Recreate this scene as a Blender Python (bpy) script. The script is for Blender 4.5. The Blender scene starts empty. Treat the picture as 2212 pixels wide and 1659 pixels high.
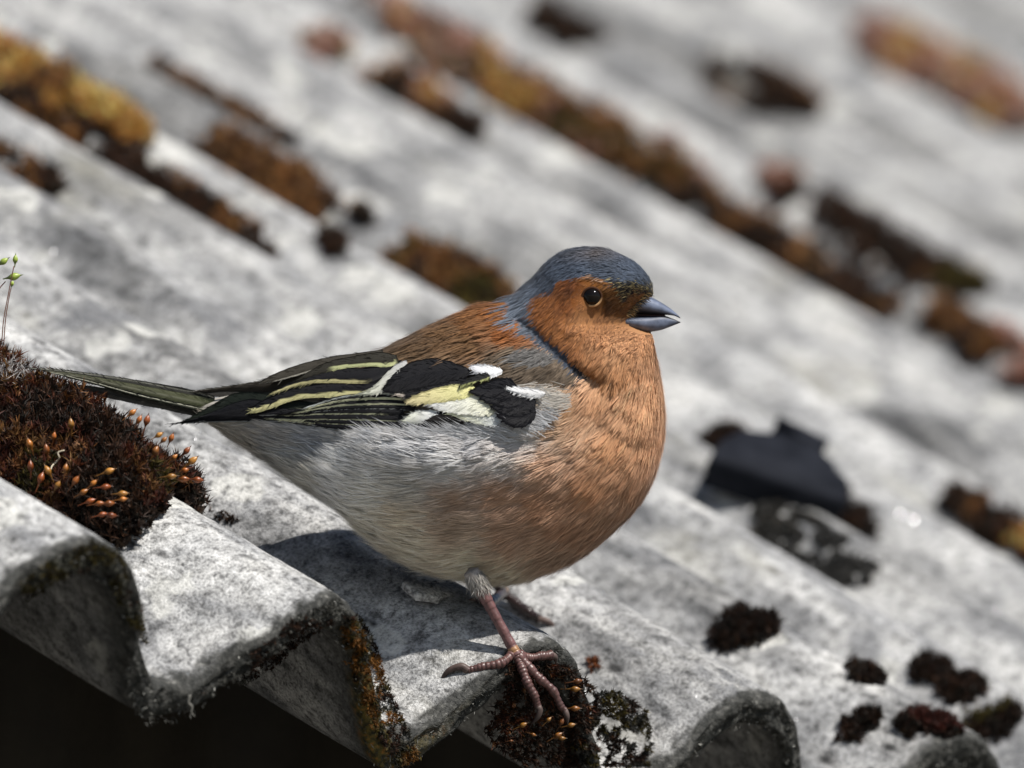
import bpy, math, random
import numpy as np
from mathutils import Vector, Matrix
from mathutils.bvhtree import BVHTree

random.seed(7)
RNG = np.random.default_rng(11)
sc = bpy.context.scene
COL = sc.collection
MM = 0.001

# ------------------------------------------------------------------ frame
# Roof frame in camera axes (x right, y up, z towards the camera): E along the eave,
# R up the slope, NV out of the roof.  The world has X = E, Z = up, origin on the eave.
E_c = np.array([0.6164, -0.1528, -0.7725]); E_c /= np.linalg.norm(E_c)
R_c = np.array([-0.6799, 0.3916, -0.62]); R_c -= E_c * (R_c @ E_c); R_c /= np.linalg.norm(R_c)
N_c = np.cross(E_c, R_c)
PITCH = math.atan(-E_c[1] / E_c[2])
UP_c = np.array([0, math.cos(PITCH), math.sin(PITCH)])
Y_c = np.cross(UP_c, E_c)
TO_W = np.stack([E_c, Y_c, UP_c])                    # camera axes -> world axes
T_c = np.array([9.14, -53.06, -2649.36])             # eave crest under the bird, camera axes, mm
FPX = 27988.7                                        # focal length in picture units (2212 wide)
CX, CY = 1106.0, 829.5
SLOPE = math.asin(R_c @ UP_c)
R_w = TO_W @ R_c
N_w = TO_W @ N_c
CAM_W = TO_W @ (-T_c) * MM

def cam2w(v):                                        # camera-axes mm (from the camera) -> world m
    return (np.asarray(v, float) - T_c) @ TO_W.T * MM

# ------------------------------------------------------------------ camera
cam = bpy.data.cameras.new('camera')
camo = bpy.data.objects.new('camera', cam)
COL.objects.link(camo)
cam.sensor_width = 36.0
cam.lens = FPX / 2212 * 36.0
cam.clip_start = 0.05
cam.clip_end = 500
Mw = Matrix([[TO_W[i][j] for j in range(3)] for i in range(3)]).to_4x4()
Mw.translation = Vector(CAM_W)
camo.matrix_world = Mw
cam.dof.use_dof = True
cam.dof.focus_distance = 2.640
cam.dof.aperture_fstop = 19.5
cam.dof.aperture_blades = 0
sc.camera = camo

# ------------------------------------------------------------------ sky and sun
L_c = np.array([0.52, 1.0, 0.36]); L_c /= np.linalg.norm(L_c)
L_w = TO_W @ L_c
w = bpy.data.worlds.new('World'); sc.world = w; w.use_nodes = True
nt = w.node_tree
sky = nt.nodes.new('ShaderNodeTexSky'); sky.sky_type = 'NISHITA'; sky.sun_disc = False
sky.sun_elevation = math.asin(L_w[2])
sky.sun_rotation = math.atan2(L_w[0], L_w[1])
sky.air_density = 1.0; sky.dust_density = 0.6
nt.links.new(sky.outputs[0], nt.nodes['Background'].inputs[0])
nt.nodes['Background'].inputs[1].default_value = 0.062
sun = bpy.data.lights.new('sun', 'SUN'); suno = bpy.data.objects.new('sun', sun); COL.objects.link(suno)
sun.energy = 5.0; sun.angle = math.radians(0.53); sun.color = (1.0, 0.95, 0.88)
suno.rotation_euler = Vector(L_w).to_track_quat('Z', 'Y').to_euler()
suno.location = (0, 0, 3)
sc.view_settings.view_transform = 'Standard'
sc.view_settings.look = 'None'
sc.view_settings.exposure = 0.22
sc.view_settings.gamma = 1.0
sc.cycles.use_denoising = True
sc.cycles.max_bounces = 6
sc.cycles.sample_clamp_indirect = 6.0

# ------------------------------------------------------------------ noise
def _hash(ix, iy, iz):
    h = (ix.astype(np.int64) * 374761393 + iy.astype(np.int64) * 668265263 + iz.astype(np.int64) * 2147483647 + 1013904223) & 0xffffffff
    h = ((h ^ (h >> 13)) * 1274126177) & 0xffffffff
    h = ((h ^ (h >> 16)) * 2246822519) & 0xffffffff
    return ((h ^ (h >> 15)) & 0xffff) / 65535.0

def vnoise(x, y, z=0.0):
    x, y, z = np.broadcast_arrays(np.asarray(x, float), np.asarray(y, float), np.asarray(z, float))
    ix, iy, iz = np.floor(x), np.floor(y), np.floor(z)
    fx, fy, fz = x - ix, y - iy, z - iz
    fx, fy, fz = [f * f * (3 - 2 * f) for f in (fx, fy, fz)]
    r = 0
    for a in (0, 1):
        for b in (0, 1):
            for c in (0, 1):
                wgt = (fx if a else 1 - fx) * (fy if b else 1 - fy) * (fz if c else 1 - fz)
                r = r + wgt * _hash(ix + a, iy + b, iz + c)
    return r * 2 - 1

def fbm(x, y, z=0.0, o=4, g=0.5):
    s = 0; a = 1.0; t = 0
    for k in range(o):
        s = s + a * vnoise(x * 2 ** k + 17 * k, y * 2 ** k - 9 * k, np.asarray(z) * 2 ** k + 5 * k); t += a; a *= g
    return s / t

# ------------------------------------------------------------------ mesh helpers
def tag(o, label=None, cat=None, group=None, kind=None):
    if label: o['label'] = label
    if cat: o['category'] = cat
    if group: o['group'] = group
    if kind: o['kind'] = kind
    return o

def link(name, me, mat=None, parent=None):
    o = bpy.data.objects.new(name, me)
    COL.objects.link(o)
    if mat and me: me.materials.append(mat)
    if parent: o.parent = parent
    return o

def empty(name, loc=(0, 0, 0)):
    o = bpy.data.objects.new(name, None); COL.objects.link(o)
    o.empty_display_size = 0.01; o.location = loc
    return o

def mesh_np(name, V, faces, cols=None, smooth=True, normals=None):
    """faces: list of int arrays (n,k)"""
    me = bpy.data.meshes.new(name)
    V = np.ascontiguousarray(V, dtype=np.float32)
    me.vertices.add(len(V)); me.vertices.foreach_set('co', V.ravel())
    faces = [np.asarray(f, dtype=np.int32) for f in faces if len(f)]
    lv = np.concatenate([f.ravel() for f in faces])
    tot = np.concatenate([np.full(len(f), f.shape[1], np.int32) for f in faces])
    st = np.concatenate([[0], np.cumsum(tot)[:-1]]).astype(np.int32)
    me.loops.add(len(lv)); me.loops.foreach_set('vertex_index', lv)
    me.polygons.add(len(tot)); me.polygons.foreach_set('loop_start', st)
    if smooth: me.polygons.foreach_set('use_smooth', np.ones(len(tot), bool))
    me.update(calc_edges=True)
    if cols is not None:
        a = me.color_attributes.new('Col', 'FLOAT_COLOR', 'POINT')
        c = np.ones((len(V), 4), np.float32); c[:, :3] = cols
        a.data.foreach_set('color', c.ravel())
    if normals is not None:
        me.normals_split_custom_set_from_vertices(normals.astype(np.float32))
    me.validate()
    return me

def grid_faces(nu, nv, closed=False, off=0):
    i, j = np.meshgrid(np.arange(nu - 1), np.arange(nv if closed else nv - 1), indexing='ij')
    i = i.ravel(); j = j.ravel(); j2 = (j + 1) % nv
    return np.stack([i * nv + j, i * nv + j2, (i + 1) * nv + j2, (i + 1) * nv + j], 1) + off

class Geo:                                           # collects pieces of one mesh
    def __init__(s): s.v = []; s.f = {}; s.c = []; s.n = 0
    def add(s, V, faces, col):
        V = np.asarray(V, float)
        for f in faces:
            f = np.asarray(f)
            if len(f): s.f.setdefault(f.shape[1], []).append(f + s.n)
        s.v.append(V); s.n += len(V)
        c = np.asarray(col, float)
        s.c.append(np.broadcast_to(c, (len(V), 3)).copy() if c.ndim == 1 else c)
    def mesh(s, name, **k):
        return mesh_np(name, np.concatenate(s.v), [np.concatenate(x) for x in s.f.values()], np.concatenate(s.c), **k)

def unit(a): return a / np.maximum(np.linalg.norm(a, axis=-1, keepdims=True), 1e-12)

def catmull(P, n):                                   # P (k,d) -> n points on a Catmull-Rom curve
    P = np.asarray(P, float); k = len(P)
    Q = np.vstack([2 * P[0] - P[1], P, 2 * P[-1] - P[-2]])
    t = np.linspace(0, k - 1, n); i = np.minimum(t.astype(int), k - 2); u = (t - i)[:, None]
    a, b, c, d = Q[i], Q[i + 1], Q[i + 2], Q[i + 3]
    return 0.5 * (2 * b + (c - a) * u + (2 * a - 5 * b + 4 * c - d) * u ** 2 + (3 * b - 3 * c + d - a) * u ** 3)

def tube(path, rad, ns=10, flat=None, cap=True):
    """path (n,3), rad (n,) -> V, faces"""
    path = np.asarray(path, float); n = len(path); rad = np.asarray(rad, float)
    t = unit(np.gradient(path, axis=0))
    ref = np.array([0.3, -0.9, 0.31])
    a = unit(np.cross(t, ref)); b = np.cross(t, a)
    an = np.linspace(0, 2 * np.pi, ns, endpoint=False)
    V = (path[:, None] + rad[:, None, None] * (np.cos(an)[None, :, None] * a[:, None] + np.sin(an)[None, :, None] * b[:, None])).reshape(-1, 3)
    F = [grid_faces(n, ns, True)]
    if cap:
        V = np.vstack([V, path[0] - t[0] * rad[0] * .5, path[-1] + t[-1] * rad[-1] * .5])
        j = np.arange(ns); j2 = (j + 1) % ns
        F.append(np.vstack([np.stack([np.full(ns, n * ns), j2, j], 1), np.stack([np.full(ns, n * ns + 1), (n - 1) * ns + j, (n - 1) * ns + j2], 1)]))
    return V, F

def ribbons(root, tan, nor, length, width, col, tipcol=None, lift=0.15, seg=3, curl=0.6, side=None):
    """strands as thin tapering blades. root, tan, nor (n,3); returns V, faces, cols, normals"""
    n = len(root)
    if side is None: side = unit(np.cross(tan, nor))
    ts = np.linspace(0, 1, seg + 1)
    wp = np.array([0.85, 1.0, 0.75, 0.0]) if seg == 3 else np.linspace(1, 0, seg + 1)
    V = np.zeros((n, 2 * seg + 1, 3)); C = np.zeros((n, 2 * seg + 1, 3))
    L = np.asarray(length)[:, None]; W = np.asarray(width)[:, None]
    lift = np.broadcast_to(np.asarray(lift, float), (n,))[:, None]
    if tipcol is None: tipcol = col
    for k, t in enumerate(ts):
        p = root + L * (t * tan + lift * (t - curl * t * t) * nor)
        c = col * (1 - t) + tipcol * t
        if k < seg:
            V[:, 2 * k] = p - side * W * wp[k] * .5; V[:, 2 * k + 1] = p + side * W * wp[k] * .5
            C[:, 2 * k] = c; C[:, 2 * k + 1] = c
        else:
            V[:, 2 * k] = p; C[:, 2 * k] = c
    m = 2 * seg + 1; base = (np.arange(n) * m)[:, None]
    q = np.concatenate([base + np.array([[2 * k, 2 * k + 1, 2 * k + 3, 2 * k + 2]]) for k in range(seg - 1)])
    tr = base + np.array([[2 * seg - 2, 2 * seg - 1, 2 * seg]])
    NN = np.repeat(nor[:, None], m, 1).copy()
    NN[:, 0:2 * seg:2] -= .35 * side[:, None]; NN[:, 1:2 * seg:2] += .35 * side[:, None]
    return V.reshape(-1, 3), [q, tr], C.reshape(-1, 3), unit(NN).reshape(-1, 3)

# ------------------------------------------------------------------ materials
def new_mat(name):
    m = bpy.data.materials.new(name); m.use_nodes = True
    nt = m.node_tree; b = nt.nodes['Principled BSDF']
    return m, nt, b

def N_(nt, typ, **kw):
    n = nt.nodes.new(typ)
    for k, v in kw.items():
        if k.startswith('i_'): n.inputs[int(k[2:])].default_value = v
        else: setattr(n, k, v)
    return n

def ramp(nt, src, stops):
    r = nt.nodes.new('ShaderNodeValToRGB'); e = r.color_ramp.elements
    while len(e) < len(stops): e.new(0.5)
    for el, (p, c) in zip(e, stops):
        el.position = p; el.color = (c, c, c, 1) if isinstance(c, (int, float)) else (*c, 1)
    nt.links.new(src, r.inputs[0]); return r.outputs[0]

def mixc(nt, fac, a, b, mode='MIX'):
    m = nt.nodes.new('ShaderNodeMix'); m.data_type = 'RGBA'; m.blend_type = mode
    for s, v in ((m.inputs[0], fac), (m.inputs[6], a), (m.inputs[7], b)):
        if isinstance(v, (int, float)): s.default_value = v
        elif isinstance(v, tuple): s.default_value = (*v, 1)
        else: nt.links.new(v, s)
    return m.outputs[2]

def noise_tex(nt, vec, scale, detail=4, rough=.55, dist=0.0):
    n = N_(nt, 'ShaderNodeTexNoise'); n.inputs['Scale'].default_value = scale; n.inputs['Detail'].default_value = detail
    n.inputs['Roughness'].default_value = rough; n.inputs['Distortion'].default_value = dist
    nt.links.new(vec, n.inputs['Vector']); return n.outputs[0]

def mat_attr(name, rough=.6, spec=.3, sheen=0.0, noise=None, bump=0.0, coat=0.0, transl=0.0):
    m, nt, b = new_mat(name)
    a = N_(nt, 'ShaderNodeAttribute', attribute_name='Col')
    col = a.outputs[0]
    if noise:
        tc = N_(nt, 'ShaderNodeTexCoord')
        n = noise_tex(nt, tc.outputs['Object'], noise, 3)
        col = mixc(nt, 1.0, col, ramp(nt, n, [(0.3, .7), (0.7, 1.25)]), 'MULTIPLY')
        if bump:
            bp = N_(nt, 'ShaderNodeBump'); bp.inputs['Strength'].default_value = bump; bp.inputs['Distance'].default_value = .0003
            nt.links.new(n, bp.inputs['Height']); nt.links.new(bp.outputs[0], b.inputs['Normal'])
    nt.links.new(col, b.inputs['Base Color'])
    b.inputs['Roughness'].default_value = rough; b.inputs['Specular IOR Level'].default_value = spec
    b.inputs['Sheen Weight'].default_value = sheen
    b.inputs['Coat Weight'].default_value = coat
    if transl:
        t = N_(nt, 'ShaderNodeBsdfTranslucent'); nt.links.new(col, t.inputs[0])
        mx = N_(nt, 'ShaderNodeMixShader'); mx.inputs[0].default_value = transl
        nt.links.new(b.outputs[0], mx.inputs[1]); nt.links.new(t.outputs[0], mx.inputs[2])
        nt.links.new(mx.outputs[0], nt.nodes['Material Output'].inputs[0])
    return m

def mat_cement():
    m, nt, b = new_mat('weathered_fibre_cement')
    tc = N_(nt, 'ShaderNodeTexCoord')
    mp = N_(nt, 'ShaderNodeMapping'); mp.inputs['Scale'].default_value = (1, .55, 1)
    nt.links.new(tc.outputs['Object'], mp.inputs[0])
    iso = tc.outputs['Object']; v = mp.outputs[0]
    big = noise_tex(nt, v, 16, 4, .6, .6)
    mid = noise_tex(nt, v, 75, 5, .62, .4)
    fine = noise_tex(nt, iso, 360, 6, .72)
    grit = noise_tex(nt, iso, 1500, 2, .6)
    base = ramp(nt, mid, [(.28, (.145, .149, .157)), (.42, (.325, .329, .333)), (.56, (.525, .526, .52)), (.78, (.68, .675, .65))])
    patch = ramp(nt, big, [(.36, .42), (.50, .95), (.68, 1.12)])
    col = mixc(nt, 1.0, base, patch, 'MULTIPLY')
    sp = ramp(nt, fine, [(.36, .14), (.455, .70), (.57, 1.10)])
    col = mixc(nt, .85, col, sp, 'MULTIPLY')
    gr = ramp(nt, grit, [(.34, .35), (.5, 1.0), (.72, 1.3)])
    col = mixc(nt, .7, col, gr, 'MULTIPLY')
    # black lichen flecks
    vo = N_(nt, 'ShaderNodeTexVoronoi'); vo.inputs['Scale'].default_value = 150; vo.inputs['Randomness'].default_value = 1
    nt.links.new(v, vo.inputs[0])
    fl = ramp(nt, vo.outputs[0], [(.10, 1.0), (.24, 0.0)])
    sel = ramp(nt, noise_tex(nt, iso, 60, 3), [(.52, 0.0), (.60, 1.0)])
    fm = N_(nt, 'ShaderNodeMath', operation='MULTIPLY'); nt.links.new(fl, fm.inputs[0]); nt.links.new(sel, fm.inputs[1])
    col = mixc(nt, fm.outputs[0], col, (.035, .035, .035))
    # run-off streaks down the channels
    mp2 = N_(nt, 'ShaderNodeMapping'); mp2.inputs['Scale'].default_value = (1, .07, 1)
    nt.links.new(tc.outputs['Object'], mp2.inputs[0])
    col = mixc(nt, 1.0, col, ramp(nt, noise_tex(nt, mp2.outputs[0], 190, 4, .6), [(.36, .74), (.52, 1.02), (.7, 1.1)]), 'MULTIPLY')
    # pale round lichen crusts
    wob = N_(nt, 'ShaderNodeMix', data_type='VECTOR'); wob.inputs[0].default_value = .012
    nz = N_(nt, 'ShaderNodeTexNoise'); nz.inputs['Scale'].default_value = 180; nt.links.new(iso, nz.inputs['Vector'])
    nt.links.new(iso, wob.inputs[4]); nt.links.new(nz.outputs[1], wob.inputs[5])
    v2 = N_(nt, 'ShaderNodeTexVoronoi'); v2.inputs['Scale'].default_value = 62; nt.links.new(wob.outputs[1], v2.inputs[0])
    sepc = N_(nt, 'ShaderNodeSeparateColor'); nt.links.new(v2.outputs[1], sepc.inputs[0])
    msk = N_(nt, 'ShaderNodeMath', operation='MULTIPLY')
    nt.links.new(ramp(nt, v2.outputs[0], [(.30, .8), (.40, 0.0)]), msk.inputs[0]); nt.links.new(ramp(nt, sepc.outputs[0], [(.66, 0.0), (.70, 1.0)]), msk.inputs[1])
    col = mixc(nt, msk.outputs[0], col, mixc(nt, .8, (.60, .60, .57), sp, 'MULTIPLY'))
    # dark lens-shaped lichen stains
    stn = ramp(nt, noise_tex(nt, v, 26, 5, .62, .8), [(.60, 0.0), (.655, .75)])
    col = mixc(nt, stn, col, mixc(nt, 1.0, (.16, .165, .175), gr, 'MULTIPLY'))
    # faint warm and green growth
    gsel = ramp(nt, noise_tex(nt, v, 34, 4, .6), [(.60, 0.0), (.75, .35)])
    col = mixc(nt, gsel, col, (.42, .40, .31))
    # dirt on the cut edge
    at = N_(nt, 'ShaderNodeAttribute', attribute_name='Col')
    sx = N_(nt, 'ShaderNodeSeparateColor'); nt.links.new(at.outputs[0], sx.inputs[0])
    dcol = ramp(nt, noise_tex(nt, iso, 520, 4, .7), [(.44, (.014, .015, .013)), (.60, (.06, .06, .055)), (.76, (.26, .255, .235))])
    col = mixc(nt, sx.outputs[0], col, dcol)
    # algae / lichen on the edge
    acol = ramp(nt, noise_tex(nt, iso, 650, 3, .6), [(.35, (.02, .02, .012)), (.55, (.11, .085, .02)), (.68, (.26, .12, .025))])
    col = mixc(nt, sx.outputs[1], col, acol)
    nt.links.new(col, b.inputs['Base Color'])
    b.inputs['Roughness'].default_value = .8
    b.inputs['Specular IOR Level'].default_value = .3
    hs = N_(nt, 'ShaderNodeMath', operation='ADD'); nt.links.new(fine, hs.inputs[0]); nt.links.new(grit, hs.inputs[1])
    bp = N_(nt, 'ShaderNodeBump'); bp.inputs['Strength'].default_value = .7; bp.inputs['Distance'].default_value = .0008
    nt.links.new(hs.outputs[0], bp.inputs['Height']); nt.links.new(bp.outputs[0], b.inputs['Normal'])
    return m

def mat_noise(name, c0, c1, scale, rough=.8, bump=.4, dist=.002, spec=.3):
    m, nt, b = new_mat(name)
    tc = N_(nt, 'ShaderNodeTexCoord')
    n = noise_tex(nt, tc.outputs['Object'], scale, 5, .6)
    nt.links.new(ramp(nt, n, [(.3, c0), (.7, c1)]), b.inputs['Base Color'])
    b.inputs['Roughness'].default_value = rough; b.inputs['Specular IOR Level'].default_value = spec
    bp = N_(nt, 'ShaderNodeBump'); bp.inputs['Strength'].default_value = bump; bp.inputs['Distance'].default_value = dist
    nt.links.new(n, bp.inputs['Height']); nt.links.new(bp.outputs[0], b.inputs['Normal'])
    return m

M_CEM = mat_cement()
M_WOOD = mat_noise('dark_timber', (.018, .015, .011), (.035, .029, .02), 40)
M_GROUND = mat_noise('unseen_bounce_ground', (.13, .125, .11), (.20, .19, .17), 30)  # ground is out of view; pale tone chosen to bounce light under the eave
M_MOSS = mat_attr('moss', .65, .25, transl=.18)
M_CAPS = mat_attr('spore_capsule', .35, .5, noise=900)
M_FIB = mat_attr('fibre', .6, .3)

# ------------------------------------------------------------------ corrugated roof
P = 73.0; AMP = 13.0; TH = 7.2
def prof(e): return AMP * (np.cos(2 * np.pi * np.asarray(e) / P) - 1) + 1.6 * (np.cos(4 * np.pi * np.asarray(e) / P) - 1) * -.5
def edge_r(e):
    return 2.6 * fbm(e / 22, 3.1, 0, 3) + 1.6 * fbm(e / 6, 7.7, 0, 3) + 1.3 * np.clip(fbm(e / 9, 1.7, 0, 2) - .15, 0, 1) * 3 - 1.0
def bumps(e, r, fine=True):
    n = 1.0 * fbm(e / 45, r / 90, .5, 3)
    n = n + .35 * fbm(e / 9, r / 12, 2.5, 3)
    if fine: n = n + .20 * fbm(e / 2.2, r / 2.6, 4.5, 3)
    return n

E0, E1 = -4.5 * P, 24.5 * P
es = np.concatenate([np.arange(E0, -2.6 * P, 2.4), np.arange(-2.6 * P, 4.2 * P, 1.05), np.arange(4.2 * P, E1 + 3, 3.6)])
rs = np.concatenate([np.arange(0, 60, 1.0), np.arange(60, 200, 2.0), np.arange(200, 600, 4.5), np.arange(600, 2400, 14)])
EE, RR = np.meshgrid(es, rs, indexing='ij')
re = edge_r(es)[:, None]
RR2 = RR + re * np.clip(1 - RR / 40, 0, 1)
top = prof(EE) + bumps(EE, RR2)
rnd = np.clip(1 - RR / 2.2, 0, 1)
top = top - rnd ** 2 * .45 - .7 * np.clip(1 - RR / 5, 0, 1) * np.clip(fbm(EE / 3, RR / 3, 11.0, 3) + .1, 0, 1) * 2
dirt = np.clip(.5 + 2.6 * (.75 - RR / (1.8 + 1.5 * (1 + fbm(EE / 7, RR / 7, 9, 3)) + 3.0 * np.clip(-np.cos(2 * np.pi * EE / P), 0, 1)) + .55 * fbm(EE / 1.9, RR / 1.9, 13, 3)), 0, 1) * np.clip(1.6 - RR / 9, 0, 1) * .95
green = np.zeros_like(dirt)
# cut face and underside
nc = 8
cutr, cutn, cutd, cutg = [], [], [], []
bottom_n = prof(es) - TH + .4 * fbm(es / 8, .3, 3, 3)
for k in range(1, nc + 1):
    t = k / nc
    rr = edge_r(es) + 1.5 * fbm(es / 2.6, t * 4.0, 6.0, 3) + 1.0 * np.sin(np.pi * t) * -.6
    nn = (top[:, 0]) * (1 - t) + bottom_n * t + .25 * fbm(es / 2.0, t * 5, 8.0, 2)
    cutr.append(rr); cutn.append(nn); cutd.append(np.ones_like(es)); 
    g = np.clip(1.3 * np.exp(-((es + .62 * P) / 17) ** 2) + .25 * np.exp(-((es - .75 * P) / 14) ** 2) + .5 * fbm(es / 6, t * 2, 1, 2) - .35, 0, 1)
    cutg.append(g)
und_r = [3, 8, 16, 30, 60, 120, 260]
for u in und_r:
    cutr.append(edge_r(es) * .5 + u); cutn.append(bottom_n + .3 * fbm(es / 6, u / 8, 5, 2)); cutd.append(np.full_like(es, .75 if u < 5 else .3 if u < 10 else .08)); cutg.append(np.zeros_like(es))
C_r = np.stack(cutr[::-1], 1); C_n = np.stack(cutn[::-1], 1); C_d = np.stack(cutd[::-1], 1); C_g = np.stack(cutg[::-1], 1)
EEa = np.repeat(es[:, None], C_r.shape[1] + EE.shape[1], 1)
RRa = np.concatenate([C_r, RR2], 1); NNa = np.concatenate([C_n, top], 1)
Da = np.concatenate([C_d, dirt], 1); Ga = np.concatenate([C_g, green], 1)
roofV = np.stack([EEa, RRa, NNa], -1).reshape(-1, 3)
roofF = grid_faces(*EEa.shape)
RC = np.stack([Da.ravel(), Ga.ravel(), np.zeros(Da.size)], 1)
me = mesh_np('roof_sheet', roofV * MM, [roofF], RC)
ROOF_M = Matrix(((1, 0, 0), (0, math.cos(SLOPE), -math.sin(SLOPE)), (0, math.sin(SLOPE), math.cos(SLOPE)))).to_4x4()
roof = empty('corrugated_roof')
tag(roof, 'weathered pale grey corrugated cement roof with a rough broken eave edge', 'roof')
roof.matrix_world = ROOF_M
sheet = link('roof_sheet', me, M_CEM, roof)
ROT = np.array(ROOF_M.to_3x3())
def r2w(p): return np.asarray(p, float) @ ROT.T * MM      # roof mm -> world m
bvh = BVHTree.FromPolygons([tuple(v) for v in r2w(roofV)], [tuple(f) for f in roofF.tolist()])

def pix_ray(px, py):
    d = TO_W @ np.array([(px - CX) / FPX, (CY - py) / FPX, -1.0]); return Vector(d / np.linalg.norm(d))
def hit(px, py):                                     # where a line of sight meets the roof (world m)
    h = bvh.ray_cast(Vector(CAM_W), pix_ray(px, py))
    return (None, None) if h[0] is None else (np.array(h[0]), np.array(h[1]))
def w2r(p): return (np.asarray(p) @ ROT) / MM             # world m -> roof mm
def surf(e, r):                                      # roof point and normal under roof coordinates
    o = Vector(r2w([e, r, 120.0])); h = bvh.ray_cast(o, Vector(-N_w))
    if h[0] is None: return None, None
    n = np.array(h[1]); n = n if n @ N_w > 0 else -n
    return np.array(h[0]), n

# timber under the eave, its top scribed to the corrugations, and the ground far below
def make_fascia():
    ys0, ys1 = 95.0, 120.0
    g = Geo(); ee = np.arange(E0, E1, 6.0)
    nb = prof(ee) - TH + .5
    V = []
    for y in (ys0, ys1):
        r = (y + nb * math.sin(SLOPE)) / math.cos(SLOPE)
        z = r * math.sin(SLOPE) + nb * math.cos(SLOPE)
        V.append(np.stack([ee, np.full_like(ee, y), z], 1)); V.append(np.stack([ee, np.full_like(ee, y), np.full_like(ee, -230.0)], 1))
    A = np.stack([V[1], V[0], V[2], V[3]], 1).reshape(-1, 3) * MM
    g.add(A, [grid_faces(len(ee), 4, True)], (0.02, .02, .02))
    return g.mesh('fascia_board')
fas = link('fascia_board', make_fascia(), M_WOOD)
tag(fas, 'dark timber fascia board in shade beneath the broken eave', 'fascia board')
gm = mesh_np('ground', np.array([[-60, -60, -1.9], [60, -60, -1.9], [60, 60, -1.9], [-60, 60, -1.9]], float), [np.array([[0, 1, 2, 3]])])
tag(link('ground', gm, M_GROUND), kind='structure')
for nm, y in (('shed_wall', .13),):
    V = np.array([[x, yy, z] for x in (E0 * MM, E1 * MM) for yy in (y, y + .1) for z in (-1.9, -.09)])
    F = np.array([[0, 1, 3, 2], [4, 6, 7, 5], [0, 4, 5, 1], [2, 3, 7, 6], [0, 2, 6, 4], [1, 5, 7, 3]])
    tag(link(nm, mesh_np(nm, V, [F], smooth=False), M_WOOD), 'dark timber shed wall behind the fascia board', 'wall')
from mathutils.kdtree import KDTree
# ------------------------------------------------------------------ chaffinch
# Built side-on in its own units (1 unit = SB mm): x forward, y up, d out towards the viewer's side.
BD = -T_c[2] + 6.0                                   # distance of the bird's mid-plane, mm
SB = BD / FPX
def B(p):                                            # bird units -> world m
    p = np.asarray(p, float)
    v = np.stack([(p[..., 0] - CX) * SB, (CY - p[..., 1]) * SB, -BD + p[..., 2] * SB], -1)
    return cam2w(v)
def d_of(pw):                                        # world m -> d in bird units
    v = (np.asarray(pw) / MM) @ TO_W + T_c
    return (v[..., 2] + BD) / SB
def Z1(p): return [(1017.5 + .24 * x, 486.6 + .24 * y) for x, y in p]
def Z2(p): return [(530.8 + .32 * x, 707.8 + .32 * y) for x, y in p]
def Z3(p): return [(44.2 + .24 * x, 752 + .24 * y) for x, y in p]
def Z4(p): return [(353.9 + .24 * x, 752 + .24 * y) for x, y in p]
def Z5(p): return [(884.8 + .28 * x, 1194.5 + .28 * y) for x, y in p]

def in_poly(x, y, poly):
    x = np.asarray(x); y = np.asarray(y); r = np.zeros(x.shape, bool); n = len(poly)
    for i in range(n):
        x0, y0 = poly[i]; x1, y1 = poly[(i + 1) % n]
        c = ((y0 > y) != (y1 > y)) & (x < (x1 - x0) * (y - y0) / ((y1 - y0) or 1e-9) + x0)
        r ^= c
    return r
def seg_dist(x, y, pts):
    best = np.full(np.shape(x), 1e9)
    for (x0, y0), (x1, y1) in zip(pts[:-1], pts[1:]):
        dx, dy = x1 - x0, y1 - y0
        t = np.clip(((x - x0) * dx + (y - y0) * dy) / (dx * dx + dy * dy), 0, 1)
        best = np.minimum(best, np.hypot(x - x0 - t * dx, y - y0 - t * dy))
    return best

WING = [(1150, 846), (1150, 895), (1060, 918), (900, 936), (760, 934), (640, 918), (520, 905), (380, 905), (430, 850), (540, 815), (680, 785), (780, 770), (860, 778), (900, 790), (960, 782), (1060, 800), (1130, 830)]
def zw(x, y):                                        # how far the folded wing stands out
    x = np.asarray(x, float); y = np.asarray(y, float)
    z = np.interp(x, [340, 450, 600, 800, 1000, 1150, 1220], [14, 46, 104, 176, 214, 226, 222])
    return z - np.clip((905 - y) / 100, -1, 2) * 34 - np.clip((880 - y) / 100, 0, 2) ** 2 * 26 - np.clip((y - 900) / 60, 0, 2) ** 2 * 14

ST = [  # top x, y, bottom x, y, half width near top, near bottom
 (1412, 634, 1372, 710, 30, 28), (1405, 604, 1398, 724, 58, 46), (1372, 566, 1416, 768, 92, 80), (1308, 537, 1428, 830, 112, 112),
 (1240, 535, 1435, 898, 116, 152), (1190, 558, 1430, 968, 117, 186), (1142, 606, 1408, 1042, 126, 210), (1092, 644, 1362, 1112, 150, 224),
 (1034, 660, 1290, 1180, 180, 230), (962, 689, 1205, 1228, 202, 232), (892, 722, 1105, 1256, 208, 228), (822, 756, 1005, 1250, 206, 218),
 (745, 780, 915, 1224, 190, 198), (672, 800, 832, 1180, 165, 168), (605, 822, 745, 1108, 132, 134), (545, 842, 662, 1050, 100, 104),
 (495, 854, 585, 996, 72, 76), (455, 862, 510, 950, 46, 50), (425, 868, 450, 912, 26, 28)]
STI = catmull(np.array(ST), 181)
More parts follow.
